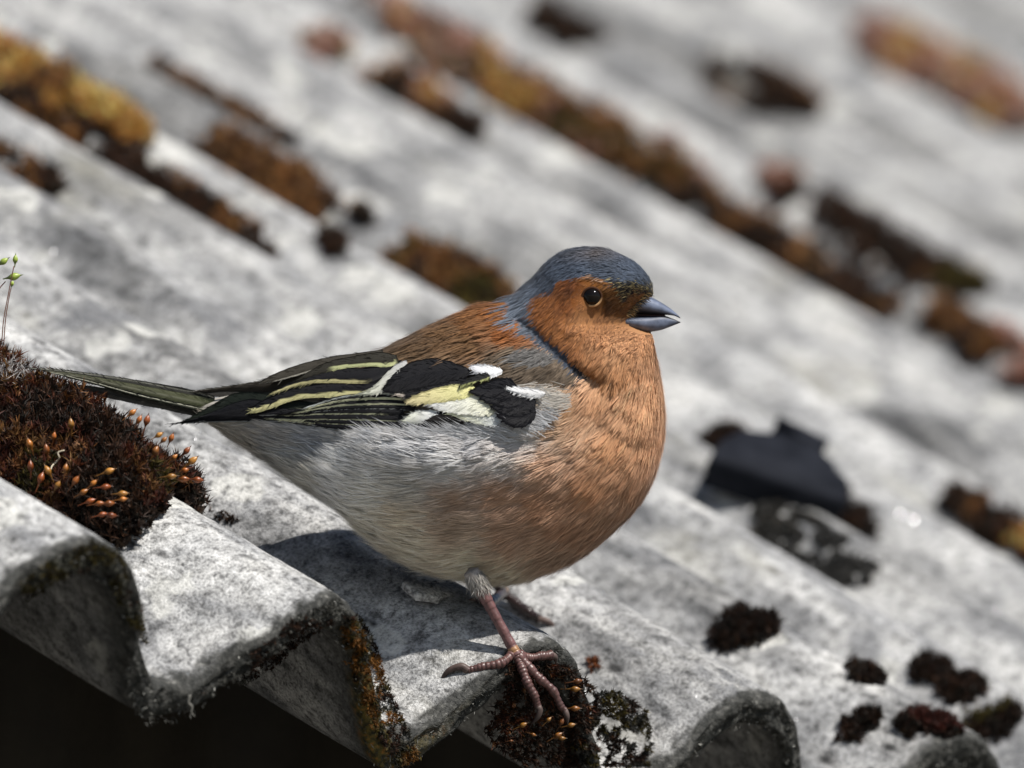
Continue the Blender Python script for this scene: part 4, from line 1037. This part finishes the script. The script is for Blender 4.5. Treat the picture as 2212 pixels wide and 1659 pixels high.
# --- moss growing in the gullies further up the roof
GULLY = 'moss strips in the roof gullies'
for q, (k, off, xs, hw, h, pal, lab, dens, leaf) in enumerate([
    (4, 9, [-70, 40, 150, 240, 300], [11, 11, 10, 8, 4], 8, [BROWN, RUST, RUST, RUST], 'golden rust-orange moss strip lying above a thin dark brown seam', .55, 3.2),
    (4, 17, [-20, 110, 210, 300, 390, 480, 590], [6, 7, 7, 7, 6, 6, 4], 7, [DARK, BROWN, DARK], 'thin dark brown moss seam running below the rust-orange moss', .6, 2.6),
    (5, 14, [450, 560, 660, 770], [6, 9, 9, 6], 7, [DARK, BROWN, BROWN], 'dark brown moss mat above a small black moss dot', .5, 3),
    (4, 6, [700, 750], [5, 5], 5, [DARK], 'small black moss dot below a dark brown moss mat', .7, 2.5),
    (5, 13, [815, 900, 1000, 1130, 1200], [5, 9, 10, 10, 8], 7, [DARK, BROWN, OLIVE, BROWN], 'brown and olive moss strip just behind the nape of the finch', .5, 3),
    (6, 15, [330, 480, 630], [2, 3, 3], 2.2, [BROWN, DARK], 'hair-thin brown moss line on the bare upper gully', .6, 2.4),
    (8, 15, [660, 760, 880, 960, 1020], [6, 10, 11, 9, 5], 9, [DARK, BROWN, PINK, RUST], 'dark brown moss strip under a reddish moss mat', .4, 3.4),
    (9, 8, [780, 900, 1000, 1060], [8, 13, 13, 8], 8, [PINK, RUST, PINK, OLIVE, PINK], 'reddish and olive moss mat above a dark brown strip', .35, 3.4),
    (9, 10, [1080, 1200, 1320, 1430, 1500], [8, 11, 13, 13, 8], 10, [BROWN, OLIVE, PINK, BROWN, RUST], 'thick brown moss strip with olive and red patches', .35, 3.6),
    (9, 14, [1470, 1600, 1720, 1830, 1900], [9, 8, 9, 9, 8], 8, [DARK, BROWN, DARK], 'long dark chocolate moss strip continuing from the thick brown one', .4, 3.4),
    (10, 9, [1650, 1750, 1880, 1960, 2030], [5, 9, 11, 11, 7], 9, [DARK, BROWN, PINK, RUST], 'brown moss strip parallel to and above the dark chocolate one', .35, 3.6),
    (10, 6, [2060, 2110], [9, 8], 7, [OLIVE, RUST], 'yellow-olive moss clump at the lower end of a brown strip', .4, 3.4),
    (12, 8, [1580, 1650, 1720], [14, 15, 10], 10, [DARK, BROWN, DARK], 'broad dark moss clump alone on the pale upper roof', .35, 4),
    (11, 8, [1165, 1215, 1265], [8, 9, 7], 6, [DARK], 'lone black moss spot on the pale upper roof', .4, 3.6),
    (15, 8, [1880, 1980, 2080, 2190], [10, 18, 20, 14], 15, [PINK, PINK, RUST, PINK], 'broad orange and pink moss mat near the top of the roof', .25, 4.5),
    (9, 8, [2010, 2100, 2180, 2260], [5, 8, 11, 11], 10, [PINK, BROWN, DARK], 'pinkish brown moss strip below the yellow-olive clump', .35, 3.6),
    (6, 12, [2050, 2120, 2200, 2260], [3, 6, 7, 6], 6, [DARK, BROWN, RUST], 'narrow brown moss strip uphill of the slate chips', .5, 3),
    (4, 13, [1640, 1700, 1780, 1850], [7, 10, 10, 6], 1.2, [[(.07, .068, .065), (.10, .097, .092), (.05, .049, .047)], [(.09, .08, .068), (.07, .07, .065)]], 'flat charcoal lens-shaped moss mat below the slate chips', .8, 1.8),
    (3, 16, [-20, 60, 120], [4, 5, 3], 4, [DARK, BROWN], 'short dark moss line on the ridge below the rust moss', .6, 2.4),
    (12, 12, [655, 700, 745], [8, 10, 8], 8, [DARK, BROWN], 'brown moss spot beyond the reddish moss mat', .3, 3.6)]):
    pal = [np.array(p_) * (1.0 if k == 4 and q == 17 else 1.85) for p_ in pal]
    moss_patch(lab, strip(k, off, xs), list(np.array(hw) * .8), h * .62, pal, dens * 1.6, leaf=leaf, wid=.9, n_leaf=6, name='moss_strip', group=GULLY, seed=q, ragged=.75, mat_c=9 if q == 17 else 1.8)

# --- dark tufts on the nearer roof
TUFT = 'dark moss tufts on the lower roof'
for q, (px, py, hw, h, lab) in enumerate([
    (1608, 1362, 5.2, 6.5, 'black moss tuft standing alone on bare roof in front of the finch'),
    (1870, 1462, 3.6, 4, 'dark moss tuft beside a ridge, between a lone tuft and a double clump'),
    (2005, 1452, 3.4, 5, 'dark moss tuft forming the upper half of a double clump'),
    (2070, 1492, 4.4, 4, 'dark moss tuft forming the lower half of a double clump'),
    (1857, 1568, 3.2, 4, 'small round dark moss tuft low in the gully by the eave'),
    (1978, 1568, 3.6, 4.6, 'reddish dark moss tuft on the ridge just above the eave'),
    (2035, 1570, 3.2, 4.2, 'dark moss tuft touching the reddish one above the eave'),
    (2148, 1566, 4.4, 6, 'olive-flecked dark moss tuft in the next gully by the eave'),
    (1555, 955, 4.0, 4, 'small dark moss tuft at the end of the slate chip')]):
    e, r = er_of(px, py)
    pal = [np.array(DARK) * .6, np.array(DARK) * .9] if 'reddish' not in lab else [np.array(DARK) * .7, [(.07, .018, .012), (.03, .012, .009)]]
    if 'olive' in lab: pal = [np.array(DARK) * .7, np.array(DARK) * .7, OLIVE]
    moss_patch(lab, [(e, r)], [hw * 1.3], h * .55, pal, 2.4, leaf=1.7, wid=.4, n_leaf=7, name='moss_tuft', group=TUFT, seed=40 + q, ragged=.49)

# --- big cushion with spore capsules in the gully behind the finch
cush = empty('moss_cushion')
tag(cush, 'large dark red-brown moss cushion with orange spore capsules below the tail', 'moss')
CP, CN, CH = [], [], []
WINE = [(.09, .026, .016), (.055, .018, .012), (.14, .042, .018), (.03, .014, .010), (.17, .07, .022)]
CUSHP = [DARK, WINE, BROWN, WINE, WINE, OLIVE]
for q, (path, hw, h, dens) in enumerate([
    ([(-88, 44), (-84, 60), (-82, 85), (-84, 115), (-84, 150)], [9, 17, 20, 18, 16], 10.5, 2.2),
    ([(-66, 55), (-56, 70)], [10, 12], 8.0, 2.2)]):
    o, p_, n_, h_ = moss_patch('x', path, hw, h, CUSHP, dens, leaf=2.3, wid=.42, n_leaf=8, name='leafy_shoots', seed=70 + q, ragged=.45)
    for kk in ('label', 'category'): del o[kk]
    tag(o, kind='stuff')
    if q == 0: cush.location = o.location
    o.location = Vector(o.location) - cush.location; o.parent = cush
    CP.append(p_ + n_ * h_[:, None]); CN.append(n_)
CP = np.concatenate(CP)
cpx, cpy, cpd = proj(CP)
def depth_near(px, py, rad=22):
    d = np.hypot(cpx - px, cpy - py)
    i = np.argsort(d)[:25]
    return cpd[i].min()
def unproj(px, py, depth):
    return cam2w(np.stack([(np.asarray(px) - CX) / FPX * depth, (CY - np.asarray(py)) / FPX * depth, -depth * np.ones_like(np.asarray(px, float))], -1))
def capsule_at(px, py, ang, L, depth, colr, stem, parent, name='spore_capsule', beak=True):
    """urn-shaped capsule centred in the picture at px, py, pointing at ang (deg, 0 right, 90 up)"""
    s_ = depth / FPX
    a = math.radians(ang); dr = np.array([math.cos(a), -math.sin(a)]); 
    t = np.array([-stem, -1.0, -.62, -.30, 0, .3, .6, .82, 1.0, 1.35]); rr = np.array([.07, .09, .17, .36, .48, .46, .34, .20, .10, .02])
    bend = -.25 * np.clip(-t - 1, 0, 9) ** 1.5
    X = px + dr[0] * t * L + -dr[1] * bend * L * .3; Y = py + dr[1] * t * L + dr[0] * bend * L * .3 + np.clip(-t - 1, 0, 9) * L * .10
    dd = depth + np.clip(-t - 1, 0, 9) * L * .15 * s_ + RNG.uniform(-.15, .15) * t * L * s_
    pts = np.array([unproj(x, y, d) for x, y, d in zip(X, Y, dd)])
    c = catmull(np.column_stack([pts, rr * L * s_ * MM]), 30)
    V, F = tube(c[:, :3], np.maximum(c[:, 3], 2e-5), 10)
    tt = np.append(np.repeat(np.linspace(0, 1, 30), 10), [0, 1])[:, None]
    col = np.array(colr) * (.55 + .6 * np.clip((tt - .25) / .3, 0, 1)) * np.where(tt > .84, .35, 1)
    g = Geo(); g.add(V, F, col); me = g.mesh(name)
    me.transform(Matrix.Translation(-Vector(parent.location)) if parent else Matrix())
    return link(name, me, M_CAPS, parent)
CAPC = [(.36, .13, .022), (.30, .09, .016), (.22, .055, .012), (.38, .17, .03)]
for q, (x, y, an, L) in enumerate([(1000, 585, 38, 52), (1065, 650, 62, 48), (1135, 660, 75, 52), (1240, 785, 30, 50), (1285, 830, 42, 46), (1355, 815, 66, 48), (1490, 930, 48, 50), (1540, 1020, 38, 52), (1380, 985, 40, 44), (1475, 1100, 15, 40), (1585, 1185, -5, 56), (455, 690, 95, 50), (85, 870, 110, 50), (235, 920, 100, 52), (90, 1070, 92, 62), (250, 1110, 120, 56), (405, 1090, 80, 52), (490, 1200, 55, 60), (760, 1250, 5, 54), (910, 1310, 3, 58), (915, 1360, 8, 46), (790, 1400, 5, 62), (810, 1505, -4, 60), (790, 1110, 20, 56), (650, 1220, 40, 50), (700, 1400, 10, 54), (730, 1500, 15, 48), (1350, 1155, 5, 46), (1210, 930, 62, 56), (1460, 1180, 0, 50), (180, 1180, 70, 54), (330, 1240, 60, 50), (560, 1300, 30, 52), (300, 800, 80, 44), (620, 1380, 20, 52)]):
    (X, Y), = Z3([(x, y)])
    capsule_at(X, Y, an, L * .24 * RNG.uniform(.95, 1.3), depth_near(X, Y) - 2.6, np.array(CAPC[q % 4]) * RNG.uniform(.55, 1.25), 1.5 + .7 * RNG.random(), cush)
# pale hair points near the tail tip, a bent dry stem
g = Geo()
n = 260; px = RNG.normal(28, 20, n); py = RNG.normal(800, 13, n)
root = np.array([unproj(a, b, depth_near(a, b) + .5) for a, b in zip(px, py)])
dv = unit(np.stack([(RNG.normal(.15, .6, n)), -np.abs(RNG.normal(.6, .4, n)), RNG.normal(0, .6, n)], 1)); dv[:, 1] *= -1
dv = unit(dv) @ TO_W.T
sd = unit(np.cross(dv, RNG.normal(size=(n, 3))))
V, F, C, _ = ribbons(root, dv, np.cross(sd, dv), RNG.uniform(1.2, 3.2, n) * MM, np.full(n, .10 * MM), np.tile([.45, .43, .42], (n, 1)), side=sd)
g.add(V, F, C)
st = np.array([unproj(x, y, depth_near(x, y) - 1.2) for x, y in Z3([(275, 1090), (285, 1060), (335, 1010), (350, 985), (338, 940), (395, 920)])])
V, F = tube(catmull(st, 24), np.full(24, .17 * MM), 8); g.add(V, F, (.50, .44, .33))
me = g.mesh('dry_hair'); me.transform(Matrix.Translation(-cush.location)); tag(link('dry_hair', me, M_FIB, cush), kind='stuff')
# fresh green stalks
for q, (pts, cap, an, L) in enumerate([([(4, 740), (8, 690), (20, 625), (30, 575)], (33, 562), 86, 12), ([(-14, 735), (-6, 640), (0, 622), (12, 608)], (28, 598), 12, 17), ([(-30, 730), (-24, 640), (-12, 590), (-8, 580)], (6, 566), 35, 14), ([(8, 745), (12, 690), (20, 640), (24, 622)], (26, 614), 75, 8)]):
    dep = depth_near(8, 735) - 1 + q * 1.4
    st = empty('green_moss_stalk', tuple(unproj(pts[0][0], pts[0][1], dep)))
    tag(st, ['tallest thin moss stalk with an upright green capsule', 'moss stalk with a green capsule bent over sideways', 'moss stalk with its green capsule slanting away over the edge', 'short moss stalk with a small yellowish capsule'][q], 'moss stalk', 'green moss stalks')
    pw = np.array([unproj(x, y, dep) for x, y in pts])
    V, F = tube(catmull(pw, 24), np.full(24, .11 * MM), 8)
    g = Geo(); g.add(V, F, (.16, .07, .045)); me = g.mesh('stalk'); me.transform(Matrix.Translation(-st.location)); link('stalk', me, M_FIB, st)
    capsule_at(cap[0], cap[1], an, L, dep, (.26, .34, .06), 1.3, st, 'green_capsule')

# --- moss under the toes and along the eave, sampled over the cut edge
def edge_moss(label, poly, n, palettes, leaf, wid, height, seed, name='edge_moss', n_leaf=6, hang=False):
    rnd = np.random.default_rng(seed)
    pa = np.array(poly, float); lo, hi = pa.min(0), pa.max(0)
    P_, Nn = [], []
    S_ = rnd.uniform(lo, hi, (n * 8, 2))
    S_ = S_[in_poly(S_[:, 0], S_[:, 1], poly)]
    S_ = S_[fbm(S_[:, 0] / 26, S_[:, 1] / 26, seed, 3) > -.28]
    for x, y in S_:
        if len(P_) >= n: break
        p, nn = hit(x, y)
        if p is None or proj(p)[2] > 2720: continue
        if nn @ (CAM_W - p) < 0: nn = -nn
        q_ = w2r(p)
        if q_[1] > 4 and hang:                        # the clump hangs from the edge
            d_ = np.array(pix_ray(x, y)); o_ = w2r(CAM_W); v_ = w2r(CAM_W + d_) - o_; p = CAM_W + d_ * ((1.0 - o_[1]) / v_[1]); nn = -R_w
        P_.append(p); Nn.append(nn)
    P_ = np.array(P_); Nn = unit(np.array(Nn) + .5 * unit(CAM_W - P_) + np.array([0, 0, .1]))
    q = proj(P_); lump = np.clip(.55 + .9 * fbm(q[0] / 30, q[1] / 30, seed + 2, 3), .05, 1.4)
    H = height * lump * rnd.uniform(.2, 1, len(P_)) * MM
    wh = np.clip(((fbm(q[0] / 40, q[1] / 40, seed + 5, 3) * 1.6 + .5) * len(palettes)).astype(int), 0, len(palettes) - 1)
    g = Geo()
    for k in range(len(palettes)):
        m_ = wh == k
        if m_.any():
            V, F, C = moss_leaves(P_[m_], Nn[m_], H[m_], n_leaf, leaf * MM, wid * MM, palettes[k], rnd); g.add(V, F, C)
    ctr = P_.mean(0); root_ = empty(name, tuple(ctr)); tag(root_, label, 'moss')
    me = g.mesh('leafy_shoots'); me.transform(Matrix.Translation(-Vector(ctr)))
    tag(link('leafy_shoots', me, M_MOSS, root_), kind='stuff')
    return root_
fm = edge_moss('black moss clump gripped by the toes of the finch', [(1095, 1438), (1150, 1428), (1225, 1440), (1275, 1478), (1290, 1520), (1262, 1600), (1205, 1655), (1130, 1655), (1060, 1605), (1035, 1560), (1082, 1500)], 1700, [DARK, DARK, WINE, DARK], 1.6, .35, 1.6, 3, hang=True)
for q, (x, y, an, L) in enumerate([(885, 1065, 100, 70), (1290, 990, 8, 110), (1270, 1050, 0, 120), (1270, 1200, 0, 120), (1170, 1310, 60, 90), (1240, 1330, 12, 100), (800, 1180, 75, 100), (720, 1210, 85, 90), (870, 1330, 25, 100), (1140, 1410, 30, 110), (780, 1450, 5, 50), (1170, 1430, 0, 90), (690, 1290, 80, 80), (830, 1080, 70, 80), (1070, 1290, 45, 80), (950, 1400, -20, 70)]):
    (X, Y), = Z5([(x, y)])
    h_, _n = hit(X, Y)
    dep = proj(h_)[2] - 2.6
    dep = min(dep, proj(foot_w)[2] + 6)
    capsule_at(X, Y, an, L * .28 * .40, dep, np.array([(.17, .065, .012), (.12, .04, .009), (.22, .10, .018)][q % 3]), 2.2, fm)
edge_moss('dark crumbly moss along the gully edge beside the gripped clump', [(1285, 1490), (1330, 1490), (1395, 1535), (1405, 1655), (1210, 1655), (1262, 1590)], 1500, [DARK, [(.05, .05, .045), (.09, .09, .08), (.02, .02, .018)], OLIVE], 1.2, .3, 2.0, 9, hang=True)
edge_moss('olive and rust lichen moss down the broken side of a ridge end', [(735, 1330), (778, 1330), (815, 1400), (838, 1480), (872, 1560), (915, 1650), (850, 1650), (805, 1570), (775, 1490), (748, 1410)], 1300, [DARK, [(.05, .05, .04), (.09, .085, .07), (.02, .02, .016)], OLIVE, [(.24, .10, .02), (.12, .06, .015)]], 1.0, .28, 1.2, 12)
edge_moss('thin black crust on the ridge end behind the hind toe of the finch', [(560, 1400), (640, 1330), (720, 1300), (760, 1330), (720, 1345), (650, 1390), (585, 1450), (470, 1510), (440, 1500)], 1000, [DARK, [(.10, .10, .09), (.20, .20, .18), (.04, .04, .035)]], .8, .22, .7, 15)
edge_moss('grey-green crust under the ridge end next to the moss cushion', [(40, 1260), (120, 1200), (200, 1165), (260, 1200), (300, 1290), (320, 1400), (270, 1330), (215, 1225), (140, 1245), (60, 1300)], 1000, [DARK, [(.09, .09, .07), (.16, .16, .13), (.04, .04, .03)], OLIVE], .9, .24, .9, 18)
edge_moss('tiny red-brown moss sprig beside the toes of the finch', [(1268, 1428), (1290, 1424), (1298, 1445), (1280, 1456)], 40, [[(.24, .08, .03), (.14, .05, .02)]], 1.2, .4, 1.0, 21)
edge_moss('dark moss flecks on the ridge crest below the cushion', [(395, 1085), (450, 1095), (520, 1125), (500, 1135), (420, 1110)], 60, [DARK], 1.2, .35, .8, 23)

# --- frayed fibres along the broken eave
def fibres():
    rnd = np.random.default_rng(77); n = 12000
    e = rnd.uniform(-2.7 * P, 3.6 * P, n); t = rnd.random(n) ** 1.3
    r = edge_r(e) + rnd.normal(0, .5, n) + np.where(t < .12, rnd.random(n) * 6, 0)
    nn = prof(e) * 1.0 + bumps(e, r) - t * TH - np.clip(1 - (r - edge_r(e)) / 2.2, 0, 1) ** 2 * 1.0
    valley = np.clip(-np.cos(2 * np.pi * e / P), 0, 1)
    root = np.stack([e, r, nn], 1)
    dv = unit(np.stack([rnd.normal(0, .6, n), -np.abs(rnd.normal(.7, .5, n)), rnd.normal(.05, .7, n) - .7 * valley * t], 1))
    L = rnd.uniform(.3, 1.0, n) * (1 + .9 * valley * (rnd.random(n) < .25)); 
    sd = unit(np.cross(dv, rnd.normal(size=(n, 3))))
    sh = rnd.random(n); c = np.where((sh < .5)[:, None], np.array([.055, .055, .05]), np.where((sh < .90)[:, None], np.array([.15, .15, .138]), np.array([.40, .40, .37]))) * rnd.uniform(.6, 1.3, (n, 1))
    V, F, C, _ = ribbons(root, dv, np.cross(sd, dv), L, rnd.uniform(.08, .2, n), c, side=sd, lift=.4)
    g = Geo(); g.add(V * MM, F, C)
    for (px, py), ln in (((412, 1528), 1.0),):
        h_, _n = hit(px, py - 24)
        if h_ is None: continue
        dep = proj(h_)[2] - .6
        pts = np.array([unproj(x, y, dep) for x, y in [(px - 2, py - 26), (px - 5, py - 10), (px + 3 * ln, py - 2), (px + 1 * ln, py + 10 * ln), (px + 9 * ln, py + 20 * ln)]])
        V, F = tube(catmull(w2r(pts), 20), np.linspace(.38, .10, 20), 8); g.add(V * MM, F, (.15, .145, .13))
    return g.mesh('edge_fibre')
tag(link('edge_fibre', fibres(), M_FIB, roof), kind='stuff')

# --- slate chips lying on the roof
M_SLATE = mat_noise('blue_black_slate', (.007, .008, .011), (.020, .022, .029), 90, .8, .5, .001, .06)
def slate(label, poly, depth, tilt, thick, seed, droll=0.0, name='slate_chip', mat=None, cat='slate', group='slate chips on the roof'):
    c = np.array(poly, float).mean(0); P0 = unproj(c[0], c[1], depth)
    vd = unit(CAM_W - P0); n = unit(N_w + tilt * vd + droll * np.array([1, 0, 0]))
    rnd = np.random.default_rng(seed)
    pts = []
    m_ = len(poly)
    for i in range(m_):
        a, b = np.array(poly[i], float), np.array(poly[(i + 1) % m_], float)
        for t in (0, .33, .66):
            p = a * (1 - t) + b * t + rnd.normal(0, 1.6, 2)
            d = np.array(pix_ray(*p)); s = ((P0 - CAM_W) @ n) / (d @ n); pts.append(CAM_W + d * s)
    pts = np.array(pts); k = len(pts); ctr = pts.mean(0)
    lay = []
    for q, (f, sh) in enumerate([(0, .97), (.12, 1.0), (.45, 1.0 ), (.55, .97), (.9, .985), (1, .95)]):
        lay.append(ctr + (pts - ctr) * (sh + .012 * rnd.normal(size=(k, 1))) - n * thick * MM * f)
    V = np.vstack([*lay, ctr, ctr - n * thick * MM]); L = len(lay)
    j = np.arange(k); j2 = (j + 1) % k
    F4 = np.vstack([np.stack([q * k + j, q * k + j2, (q + 1) * k + j2, (q + 1) * k + j], 1) for q in range(L - 1)])
    F3 = np.vstack([np.stack([np.full(k, L * k), j2, j], 1), np.stack([np.full(k, L * k + 1), (L - 1) * k + j, (L - 1) * k + j2], 1)])
    me = mesh_np(name, V - ctr, [F4, F3], smooth=False); o = link(name, me, mat or M_SLATE); o.location = ctr
    tag(o, label, cat, group)
def Z10(p): return [(1460 + .34 * x, 840.6 + .34 * y) for x, y in p]
slate('larger blue-black slate chip lying tilted over dark moss', Z10([(225, 420), (290, 310), (410, 250), (660, 275), (900, 350), (1000, 470), (1100, 580), (1105, 700), (860, 640), (550, 540)]), 2992, .22, 8.0, 1)
slate('thin black slate sliver leaning behind the larger chip', Z10([(650, 175), (720, 195), (980, 330), (930, 360), (780, 290)]), 3015, .10, 4.0, 2)
_h, _n = hit(940, 1272)
slate('loose curled flake of grey cement lying in the shadow of the finch', [(872, 1258), (915, 1250), (955, 1258), (990, 1280), (950, 1290), (905, 1284)], proj(_h)[2] - 3.0, .25, 1.6, 5, name='cement_flake', mat=M_CEM, cat='cement flake', group=None)
moss_patch('black mossy debris packed beneath the larger slate chip', strip(5, 18, [1535, 1600, 1700, 1800, 1850]), [6, 9, 10, 8, 5], 5, [DARK, [(.03, .03, .03), (.06, .06, .055)], DARK], .9, leaf=2.2, wid=.6, n_leaf=6, name='moss_strip', seed=91)

# --- mica glints in the weathered cement
def mica():
    rnd = np.random.default_rng(31); n = 16000
    e = np.concatenate([rnd.uniform(-2.6 * P, 5 * P, n // 2), rnd.uniform(0, 12 * P, n // 2)])
    r = np.concatenate([rnd.uniform(1, 220, n // 2), rnd.uniform(100, 700, n // 2)])
    nn = prof(e) + bumps(e, r) + .05
    c = np.stack([e, r, nn], 1)
    ax = unit(rnd.normal(size=(n, 3)) * .55 + np.array([0, 0, 1.0])); s1 = unit(np.cross(ax, rnd.normal(size=(n, 3)))); s2 = np.cross(ax, s1)
    rad = rnd.uniform(.07, .17, (n, 1))
    V = np.stack([c + s1 * rad, c + s2 * rad, c - s1 * rad, c - s2 * rad], 1).reshape(-1, 3)
    return mesh_np('mica_flake', V * MM, [np.arange(4 * n).reshape(-1, 4)], smooth=False)
m, nt_, b_ = new_mat('mica'); b_.inputs['Base Color'].default_value = (.75, .76, .8, 1); b_.inputs['Metallic'].default_value = 1.0; b_.inputs['Roughness'].default_value = .24
tag(link('mica_flake', mica(), m, roof), kind='stuff')
